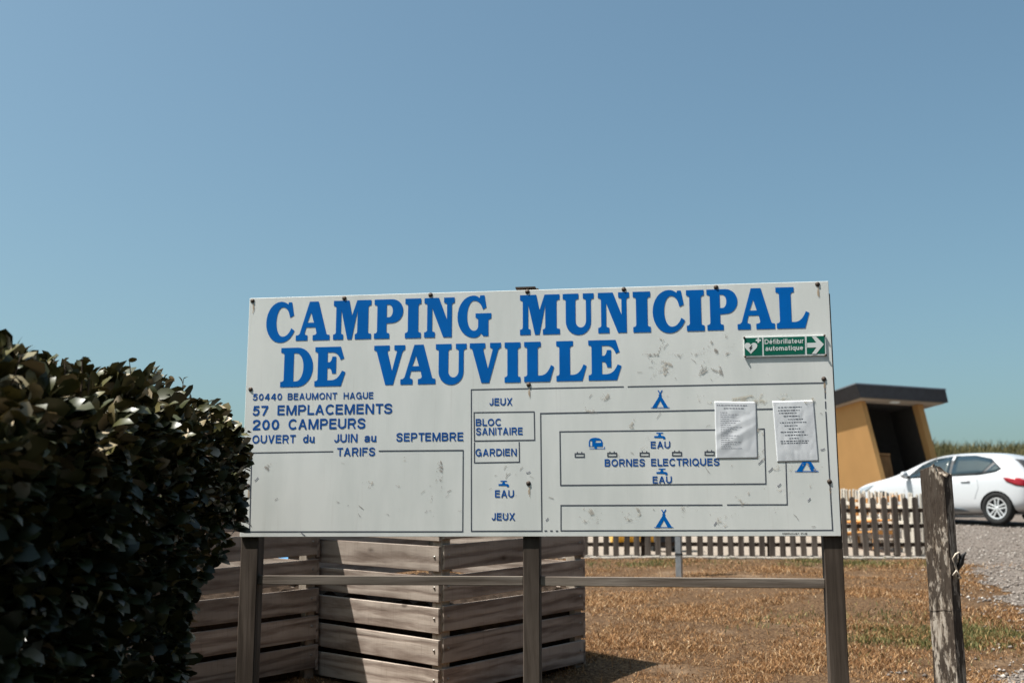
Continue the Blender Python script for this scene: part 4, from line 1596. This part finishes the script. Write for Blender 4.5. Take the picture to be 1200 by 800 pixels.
def picket_fence(label, A, B, mat, railmat, w=.07, h=.83, pitch=.1475, rails=(.16, .42, .64), lift=.03):
    A, B = Vector(A), Vector(B)
    L = (B - A).length
    ang = math.atan2(B.y - A.y, B.x - A.x)
    za, zb_ = float(gz(A.x, A.y)), float(gz(B.x, B.y))
    root = thing('picket_fence', label, 'fence', (A.x, A.y, za), (0, 0, ang), 'wooden picket fences')
    me = picket_mesh(mat, w, h)
    n_ = int(L / pitch)
    ztab = lambda t: float(gz(A.x + (B.x - A.x) * t, A.y + (B.y - A.y) * t)) - za
    for i in range(n_ + 1):
        o = bpy.data.objects.new('picket', me)
        link(o)
        o.parent = root
        t = i * pitch / L
        o.location = (i * pitch + rng.uniform(-.006, .006), rng.uniform(-.003, .003), ztab(t) + lift + rng.uniform(-.012, .012))
        o.rotation_euler = (rng.uniform(-.02, .02), rng.uniform(-.02, .02), rng.uniform(-.06, .06))
    for r_ in rails:
        mb = MB()
        m_ = 8
        for k in range(m_):
            t0, t1 = k / m_, (k + 1) / m_
            x0, x1 = L * t0, L * t1
            z0, z1 = ztab(t0) + r_ + lift, ztab(t1) + r_ + lift
            q0 = [(x0, .0135, z0 - .028), (x0, .048, z0 - .028), (x0, .048, z0 + .028), (x0, .0135, z0 + .028)]
            q1 = [(x1, .0135, z1 - .028), (x1, .048, z1 - .028), (x1, .048, z1 + .028), (x1, .0135, z1 + .028)]
            mb.add(q0 + q1, [(0, 1, 5, 4), (1, 2, 6, 5), (2, 3, 7, 6), (3, 0, 4, 7)] + ([(3, 2, 1, 0)] if k == 0 else []) + ([(4, 5, 6, 7)] if k == m_ - 1 else []))
        mb.build('rail', railmat, root)
    k = 0
    while k * 1.8 < L:
        mb = MB()
        mb.box((0, 0, .38), (.07, .07, .95))
        mb.build('post', railmat, root, (k * 1.8 + .07, .085, ztab(k * 1.8 / L)), bevel=.004)
        k += 1
    return root


FA = pt(600, 653, 16.5)
FB = pt(1087, 652, 16.5)
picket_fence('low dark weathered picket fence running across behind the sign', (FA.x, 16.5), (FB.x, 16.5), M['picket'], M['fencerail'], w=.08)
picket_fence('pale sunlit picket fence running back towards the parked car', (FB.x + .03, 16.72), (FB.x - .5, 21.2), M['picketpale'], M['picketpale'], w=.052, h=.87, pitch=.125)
mb = MB()
nk = 60
for k in range(nk):
    x0, x1 = FA.x + (FB.x + .05 - FA.x) * k / nk, FA.x + (FB.x + .05 - FA.x) * (k + 1) / nk
    for yy0, yy1, hh in ((16.32, 16.62, .045),):
        z0, z1 = float(gz(x0, 16.45)), float(gz(x1, 16.45))
        hh *= rng.uniform(.75, 1.1)
        yy0 += rng.uniform(-.03, .03)
        mb.add([(x0, yy0, z0 - .1), (x1, yy0, z1 - .1), (x1, yy1, z1 - .1), (x0, yy1, z0 - .1), (x0, yy0, z0 + hh - .03), (x1, yy0, z1 + hh - .03), (x1, yy1, z1 + hh), (x0, yy1, z0 + hh)],
               [(0, 1, 5, 4), (4, 5, 6, 7), (2, 3, 7, 6)])
kb = mb.build('kerb', M['kerb'], None)
kb['kind'] = 'structure'

# ------------------------------------------------------------------ things in the yard behind the fence
bx0 = pt(1012, 620, 18.2)
bench = thing('garden_bench', 'orange pine slatted bench between the picket fences', 'bench', (bx0.x, bx0.y, float(gz(bx0.x, bx0.y))), (0, 0, R(96)))
for zz, yy, nm in ((.76, -.27, 'backrest_slat'), (.60, -.25, 'backrest_slat'), (.26, .165, 'apron_board'), (.43, .02, 'seat_slat'), (.43, .14, 'seat_slat'), (.43, -.10, 'seat_slat')):
    mb = MB()
    mb.box((0, 0, 0), (1.7, .025 if 'back' in nm else .10, .10 if 'back' in nm else .028))
    mb.build(nm, M['pine'], bench, (0, yy, zz), bevel=.004)
for ex in (-.72, .72):
    for yy, hh in ((.14, .416), (-.2, .80)):
        mb = MB()
        mb.box((0, 0, hh / 2), (.05, .05, hh))
        mb.build('leg', M['pine'], bench, (ex, yy if hh < .5 else -.206, 0), bevel=.003)
    mb = MB()
    mb.box((ex, -.03, .25), (.04, .29, .06))
    mb.build('stretcher', M['pine'], bench)

P = pt(745, 640, 18.8)
drum = thing('drum', 'yellow plastic drum lying on its side behind the picket fence', 'drum', (P.x, P.y, float(gz(P.x, P.y)) + .01), (0, 0, R(4)))
mb = MB()
pr = [(0, -.40), (.22, -.40), (.25, -.375)]
for k in range(4):
    a = -.34 + k * .17
    pr += [(.25, a), (.262, a + .02), (.262, a + .05), (.25, a + .07)]
pr += [(.25, .375), (.22, .40), (0, .40)]
mb.lathe(pr, 28, 'x', (0, 0, .262))
mb.build('barrel', M['yellow'], drum, smooth=False)
mb = MB()
mb.lathe([(0, .402), (.035, .402), (.035, .425), (0, .425)], 12, 'x', (0, .1, .33))
mb.build('bung', M['darkthing'], drum)

P = pt(781, 648, 17.6)
wb = thing('wheelie_bin', 'dark plastic bin beside the yellow drum behind the fence', 'bin', (P.x, P.y, float(gz(P.x, P.y))), (0, 0, R(12)))
mb = MB()
a, b = .145, .17
mb.add([(-a, -a, .06), (a, -a, .06), (a, a, .06), (-a, a, .06), (-b, -b, .72), (b, -b, .72), (b, b, .72), (-b, b, .72)],
       [(0, 1, 5, 4), (1, 2, 6, 5), (2, 3, 7, 6), (3, 0, 4, 7), (3, 2, 1, 0), (4, 5, 6, 7)])
mb.build('body', M['darkthing'], wb, bevel=.015, seg=2)
mb = MB()
mb.box((0, -.01, .745), (.38, .40, .04))
mb.build('lid', M['darkthing'], wb, bevel=.012, seg=2)
for ex in (-.16, .16):
    mb = MB()
    mb.lathe([(0, -.02), (.07, -.02), (.07, .02), (0, .02)], 16, 'x', (ex, .13, .07))
    mb.build('wheel', M['tyre'], wb)

# blue tarpaulin in the grass behind the crates, with a fold and a dark weight on it
A = pt(283, 668, 15.5)
tp = []
mb = MB()
nx_, ny_ = 30, 16
for j in range(ny_ + 1):
    for i in range(nx_ + 1):
        s, t = i / nx_, j / ny_
        xx = -4.7 + 2.5 * s
        yy = 14.6 + 1.3 * t
        hh = .30 * math.sin(math.pi * t) ** .5 * (.45 + .55 * math.sin(math.pi * s)) + .012 * math.sin(13 * s + 7 * t) + .01 * math.sin(31 * s)
        mb.v.append((xx, yy, float(gz(xx, yy)) + .02 + max(0, hh)))
mb.f = [(j * (nx_ + 1) + i, j * (nx_ + 1) + i + 1, (j + 1) * (nx_ + 1) + i + 1, (j + 1) * (nx_ + 1) + i) for j in range(ny_) for i in range(nx_)]
mb.m = [0] * len(mb.f)
tarp = mb.build('tarpaulin', M['bluetarp'], None, smooth=True)
md = tarp.modifiers.new('thickness', 'SOLIDIFY')
md.thickness = .004
tag(tarp, 'light blue tarpaulin on the grass, glimpsed through the gaps of the shaded crate', 'tarpaulin')

# ------------------------------------------------------------------ ochre kiosk with a thick dark roof
C0 = pt(1003, 450, 26.0)
KF = Vector((math.sin(R(80)), math.cos(R(80)), 0))
KS = Vector((-math.sin(R(10)), math.cos(R(10)), 0))
kg = float(gz(C0.x + 1, C0.y + 1.5))
kiosk = thing('kiosk', 'small ochre kiosk with leaning side walls under a thick dark roof, behind the white car', 'kiosk', (C0.x, C0.y, kg - .1))
KZ = C0.z - kg + .1                              # roof top above the base
KW, KD = 2.22, 3.4


def K(a, b, dz, shear=.22):
    """a along the front, b backwards, dz below the roof's top corner"""
    p = KF * (a + shear * dz) + KS * b
    return (p.x, p.y, KZ - dz - .035 * a - .02 * b)


def kprism(name, mat, quad_top, dz0, dz1, shear=.22, parent=None, bottom=None):
    mb = MB()
    n_ = len(quad_top)
    bt = bottom or quad_top
    vs = [K(a, b, dz0, shear) for a, b in quad_top] + [K(a, b, dz1, shear) for a, b in bt]
    mb.add(vs, [tuple(range(n_)), tuple(reversed(range(n_, 2 * n_)))] + [(i, (i + 1) % n_, (i + 1) % n_ + n_, i + n_) for i in range(n_)])
    return mb.build(name, mat, parent or kiosk)


roof = kprism('roof', M['slate'], [(0, 0), (KW, 0), (KW, KD), (0, KD)], 0, .275, .10, bottom=[(.12, .08), (KW + .07, .08), (KW + .07, KD - .1), (.12, KD - .1)])
kprism('flashing', M['zinc'], [(-.012, -.012), (KW + .012, -.012), (KW + .012, KD + .012), (-.012, KD + .012)], -.03, -.003, .1, roof)
kprism('soffit', M['soffit'], [(.15, .13), (KW, .13), (KW, KD - .13), (.15, KD - .13)], .278, .30, .10)
DG = KZ + .1
kprism('side_wall', M['ochre'], [(.25, .42), (.36, .42), (.36, 3.1), (.25, 3.1)], .305, DG, .22)
kprism('side_wall', M['ochre'], [(1.66, .42), (1.80, .42), (1.80, 3.1), (1.66, 3.1)], .305, DG, .22)
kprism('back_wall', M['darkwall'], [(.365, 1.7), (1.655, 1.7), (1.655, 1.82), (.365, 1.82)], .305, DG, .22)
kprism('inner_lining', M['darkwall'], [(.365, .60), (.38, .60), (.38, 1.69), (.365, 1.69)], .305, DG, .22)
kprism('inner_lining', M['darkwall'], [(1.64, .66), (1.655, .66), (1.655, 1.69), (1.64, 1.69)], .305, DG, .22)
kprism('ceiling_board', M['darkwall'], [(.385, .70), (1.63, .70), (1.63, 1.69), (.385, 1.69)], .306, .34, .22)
for a in (.39, .65):
    kprism('counter_board', M['brownwood'], [(a, .75), (a + .24, .75), (a + .24, .80), (a, .80)], 1.52, DG, .16)
kprism('counter_top', M['brownwood'], [(.385, .71), (.89, .71), (.89, 1.3), (.385, 1.3)], 1.46, 1.51, .16)
kprism('soffit_lamp', M['signwhite'], [(.95, .22), (1.15, .22), (1.15, .36), (.95, .36)], .301, .33, .10)

# ------------------------------------------------------------------ white hatchback
CX = [-.62, -.57, -.42, -.20, .05, .40, .80, 1.20, 1.60, 2.00, 2.38, 2.70, 3.05, 3.30, 3.44]
HW = [.70, .79, .835, .86, .868, .866, .862, .862, .862, .862, .858, .845, .81, .73, .58]          # half width
ZB = [.36, .28, .24, .22, .20, .19, .18, .18, .18, .18, .19, .20, .21, .23, .30]                   # underside
ZL = [.80, .93, .98, 1.0, .99, .965, .945, .925, .905, .895, .90, .86, .80, .72, .60]              # belt line
ZT = [.84, .98, 1.14, 1.36, 1.435, 1.455, 1.46, 1.445, 1.385, 1.21, 1.005, .93, .855, .765, .63]   # roof or bonnet
RW = [.55, .58, .58, .56, .565, .575, .58, .58, .575, .60, .66, .64, .60, .52, .40]                # half width at the roof edge
secs = []
for i, x_ in enumerate(CX):
    w, b_, l_, t_, r_ = HW[i], ZB[i], ZL[i], ZT[i], RW[i]
    g_ = t_ - l_
    half = [(0, b_), (w * .55, b_), (w * .90, b_ + .03), (w * .985, b_ + .14), (w * 1.0, b_ + .30), (w * .992, l_ - .16), (w * .965, l_ - .03), (w * .935, l_ + g_ * .04),
            (w * .935 + (r_ - w * .935) * .55, l_ + g_ * .55), (r_, t_ - g_ * .16 - .01), (r_ * .82, t_ - .02), (r_ * .4, t_), (0, t_ + .006)]
    ring = [(x_, y_, z_) for y_, z_ in half] + [(x_, -y_, z_) for y_, z_ in half[-2:0:-1]]
    secs.append(ring)
mb = MB()
ns = len(secs[0])
mb.v = [v for s in secs for v in s]
for i in range(len(secs) - 1):
    for k in range(ns):
        k2 = (k + 1) % ns
        mb.f.append((i * ns + k, i * ns + k2, (i + 1) * ns + k2, (i + 1) * ns + k))
mb.f.append(tuple(range(ns)))
mb.f.append(tuple(reversed(range((len(secs) - 1) * ns, len(secs) * ns))))
mb.m = [0] * len(mb.f)
CPR = pt(1172, 623, 23.0)
HEAD = math.atan2(math.sin(R(129)), math.cos(R(129)))
hd = Vector((math.cos(HEAD), math.sin(HEAD)))
left = Vector((-hd.y, hd.x))
org = Vector((CPR.x, CPR.y)) - left * .76
zr = float(gz(org.x, org.y))
zf = float(gz(org.x + hd.x * 2.59, org.y + hd.y * 2.59))
car = thing('parked_car', 'white hatchback parked on the gravel, its rear half showing beside the old timber post', 'car', (org.x, org.y, zr + .07))
car.rotation_euler = (Matrix.Rotation(HEAD, 3, 'Z') @ Matrix.Rotation(-.62 * math.atan2(zf - zr, 2.59), 3, 'Y')).to_euler()
body = mb.build('body', [M['carwhite'], M['trim']], car, smooth=True)
ss_ = body.modifiers.new('s', 'SUBSURF')
ss_.levels = ss_.render_levels = 2
cut = MB()
for x_ in (0, 2.59):
    for s in (-1, 1):
        cut.lathe([(0, .50 * s), (.345, .50 * s), (.345, .95 * s), (0, .95 * s)], 40, 'y', (x_, 0, .315))
cutter = cut.build('cutter', M['trim'], None)
cutter.matrix_world = Matrix.Identity(4)
bo = body.modifiers.new('b', 'BOOLEAN')
bo.operation = 'DIFFERENCE'
bo.object = cutter
bo.solver = 'EXACT'
body.parent = None
bpy.context.view_layer.update()
dg = bpy.context.evaluated_depsgraph_get()
nm = bpy.data.meshes.new_from_object(body.evaluated_get(dg))
body.modifiers.clear()
old_me = body.data
body.data = nm
bpy.data.meshes.remove(old_me)
bpy.data.objects.remove(cutter)
body.parent = car
nm.polygons.foreach_set('use_smooth', [True] * len(nm.polygons))
try:
    nm.set_sharp_from_angle(angle=R(38))
except Exception:
    pass
# dark wheel-arch linings
bmc = bmesh.new()
bmc.from_mesh(nm)
tree = BVHTree.FromBMesh(bmc)
bmc.free()


def on_body(name, poly, mat, side='left', off=.006, cuts=3, parent=body, thick=.004):
    """a panel that lies on the body: outline in (x, z) for the sides, (y, z) for the back"""
    b = bmesh.new()
    vs = [b.verts.new((p[0], p[1], 0)) for p in poly]
    b.faces.new(vs)
    bmesh.ops.triangulate(b, faces=b.faces[:])
    bmesh.ops.subdivide_edges(b, edges=b.edges[:], cuts=cuts, use_grid_fill=True)
    for v in b.verts:
        if side == 'left':
            o_, d_ = Vector((v.co.x, 2, v.co.y)), Vector((0, -1, 0))
        elif side == 'right':
            o_, d_ = Vector((v.co.x, -2, v.co.y)), Vector((0, 1, 0))
        elif side == 'back':
            o_, d_ = Vector((-3, v.co.x, v.co.y)), Vector((1, 0, 0))
        else:
            o_, d_ = Vector((v.co.x * .0 + 5, v.co.x, v.co.y)), Vector((-1, 0, 0))
        hit = tree.ray_cast(o_, d_)
        p = hit[0] if hit[0] is not None else o_ + d_ * 1.2
        v.co = p - d_ * off
    me = bpy.data.meshes.new(name)
    b.to_mesh(me)
    b.free()
    me.materials.append(mat)
    me.polygons.foreach_set('use_smooth', [True] * len(me.polygons))
    o = bpy.data.objects.new(name, me)
    link(o)
    o.parent = parent
    md = o.modifiers.new('thickness', 'SOLIDIFY')
    md.thickness = thick
    md.offset = 0
    return o


for sd_ in ('left', 'right'):
    on_body('window_surround', [(2.04, .92), (1.74, 1.215), (1.46, 1.345), (1.05, 1.392), (.55, 1.388), (.19, 1.315), (-.09, 1.10), (.02, 1.03), (.34, .978)], M['trim'], sd_, .004, 3, thick=.002)
    on_body('window', [(1.04, .955), (1.95, .945), (1.72, 1.20), (1.45, 1.33), (1.05, 1.375)], M['glass'], sd_)
    on_body('window', [(.98, .96), (.99, 1.378), (.55, 1.372), (.20, 1.30), (.12, 1.24), (.34, .995)], M['glass'], sd_)
    on_body('quarter_window', [(.08, 1.20), (-.05, 1.10), (.03, 1.05), (.24, 1.02)], M['glass'], sd_)
    on_body('sill_trim', [(.60, .245), (2.0, .235), (1.9, .30), (1.2, .33), (.75, .315)], M['greytrim'], sd_, .012)
    on_body('tail_lamp', [(-.60, .74), (-.60, .86), (-.46, .91), (-.16, .915), (-.22, .84), (-.40, .765)], M['redlamp'], sd_, .010)
    on_body('headlamp', [(3.36, .60), (3.30, .69), (2.98, .775), (2.80, .80), (2.95, .68), (3.2, .60)], M['headlamp'], sd_, .006)
    for sm_ in ([(.98, .30), (.985, .93), (.992, .93), (.987, .30)], [(.40, .97), (.36, .72), (.44, .50), (.448, .50), (.368, .72), (.408, .97)], [(2.02, .28), (2.03, .88), (2.037, .88), (2.027, .28)]):
        on_body('door_seam', sm_, M['greytrim'], sd_, .001, 2, thick=.002)
    for x_ in (1.10, .55):
        on_body('door_handle', [(x_, .835), (x_ + .19, .835), (x_ + .19, .87), (x_, .87)], M['carwhite'], sd_, .016, 1, thick=.012)
on_body('rear_window', [(-.50, 1.03), (.50, 1.03), (.46, 1.30), (-.46, 1.30)], M['trim'], 'back', .006)
on_body('tail_lamp', [(.38, .75), (.38, .87), (.72, .88), (.72, .76)], M['redlamp'], 'back', .006)
on_body('tail_lamp', [(-.38, .75), (-.72, .76), (-.72, .88), (-.38, .87)], M['redlamp'], 'back', .006)
on_body('rear_bumper_trim', [(-.55, .40), (.55, .40), (.55, .50), (-.55, .50)], M['trim'], 'back', .006)
on_body('windscreen', [(-.52, 1.03), (.52, 1.03), (.46, 1.32), (-.46, 1.32)], M['glass'], 'front', .006)
mb = MB()
mb.lathe([(0, -.02), (.05, -.015), (.075, .02), (.07, .06), (0, .07)], 12, 'x', (0, 0, 0))
for s in (-1, 1):
    mb = MB()
    mb.lathe([(0, .085), (.05, .075), (.078, .03), (.078, -.02), (.05, -.035), (0, -.038)], 14, 'x')
    mr_ = mb.build('mirror', M['carwhite'], body, (1.95, s * .95, .99), (0, 0, 0), smooth=True)
    mr_.scale = (1, 1.35, .95)
    mb = MB()
    mb.box((1.95, s * .88, .95), (.07, .12, .04))
    mb.build('mirror_arm', M['trim'], body)


def wheel(x_, s):
    mb = MB()
    Rt = .315
    mb.lathe([(.21, -.085), (.285, -.098), (.308, -.085), (Rt, -.05), (Rt, .05), (.308, .085), (.285, .098), (.21, .085)], 40, 'y', closed=True)
    w_ = mb.build('wheel', M['tyre'], car, (x_, s * .765, Rt), smooth=True)
    mb = MB()
    yo = .07 * s
    mb.lathe([(.0, yo - .06 * s), (.205, yo - .06 * s)], 32, 'y')
    mb.build('brake_disc', M['trim'], w_)
    mb = MB()
    mb.lathe([(.185, yo - .03 * s), (.186, yo + .012 * s), (.212, yo + .016 * s), (.214, yo - .03 * s)], 40, 'y', closed=True)
    mb.lathe([(0, yo + .016 * s), (.04, yo + .014 * s), (.05, yo - .02 * s), (0, yo - .02 * s)], 18, 'y')
    for k in range(5):
        a = R(72 * k + 18)
        for da in (-1, 1):
            p0 = Vector((math.cos(a + da * .62), 0, math.sin(a + da * .62))) * .04
            p1 = Vector((math.cos(a + da * .20), 0, math.sin(a + da * .20))) * .19
            d_ = (p1 - p0)
            c_ = (p0 + p1) / 2 + Vector((0, yo, 0))
            Mx = Matrix.Rotation(-math.atan2(d_.z, d_.x), 3, 'Y')
            mb.box(c_, (d_.length, .02, .028), Mx)
    mb.build('rim', M['rim'], w_, bevel=.003)


for x_ in (0, 2.59):
    for s in (-1, 1):
        wheel(x_, s)
mb = MB()
mb.tube([(.05, 0, 1.43), (-.12, 0, 1.56)], [.006, .003], 6)
mb.build('aerial', M['trim'], body)

# ------------------------------------------------------------------ unseen tree rows, added to block fill light on shaded faces
hr = thing('fill_block_trees', 'unseen tall dark green row of trees, added behind the camera to block fill light', 'hedge', (2, -5.0, float(gz(2, -5.0))))
n = 30000
x = -20 + 44 * nrg.random(n)
hh = 8.6 + .9 * np.sin(x * .7) + .5 * np.sin(x * 1.9 + 1)
z = hh * nrg.random(n) ** .85
y = -1.1 * nrg.random(n) + 1.1 * np.sqrt(np.clip(1 - (z / hh) ** 4, 0, 1)) - .6
pos = np.stack([x, y, z], -1)
out = np.zeros_like(pos)
out[:, 1] = .8
out[:, 2] = .2
leaves('foliage', pos, out, .30 + .25 * nrg.random(n), M['leaf'], hr)
for i in range(22):
    xx = -20 + 2 * i + rng.uniform(-.4, .4)
    mb = MB()
    mb.tube([(xx, -.6, -.2), (xx + .1, -.55, 2.4), (xx - .05, -.65, 4.8), (xx + .1, -.6, 7.0)], [.13, .10, .07, .03], 8)
    mb.build('trunk', M['twig'], hr, smooth=True, recalc=False)

hr2 = thing('fill_block_trees', 'unseen dark green row of trees, added along the gravel drive to block fill light', 'hedge', (13.5, 4, float(gz(13.5, 4))))  # second unseen row, added to shut out more sky light
n = 16000
y = -9 + 20 * nrg.random(n)
hh = 7.0 + .8 * np.sin(y * .8) + .5 * np.sin(y * 2.1 + 1)
z = hh * nrg.random(n) ** .85
x = 1.1 * nrg.random(n) - 1.1 * np.sqrt(np.clip(1 - (z / hh) ** 4, 0, 1)) + .6
pos = np.stack([x, y, z], -1)
out = np.zeros_like(pos)
out[:, 0] = -.8
out[:, 2] = .2
leaves('foliage', pos, out, .28 + .25 * nrg.random(n), M['leaf'], hr2)
for i in range(10):
    yy = -9 + 2.1 * i + rng.uniform(-.4, .4)
    mb = MB()
    mb.tube([(.6, yy, -.3), (.55, yy + .1, 2.2), (.65, yy - .05, 4.2), (.6, yy + .1, 6.0)], [.13, .10, .07, .03], 8)
    mb.build('trunk', M['twig'], hr2, smooth=True, recalc=False)
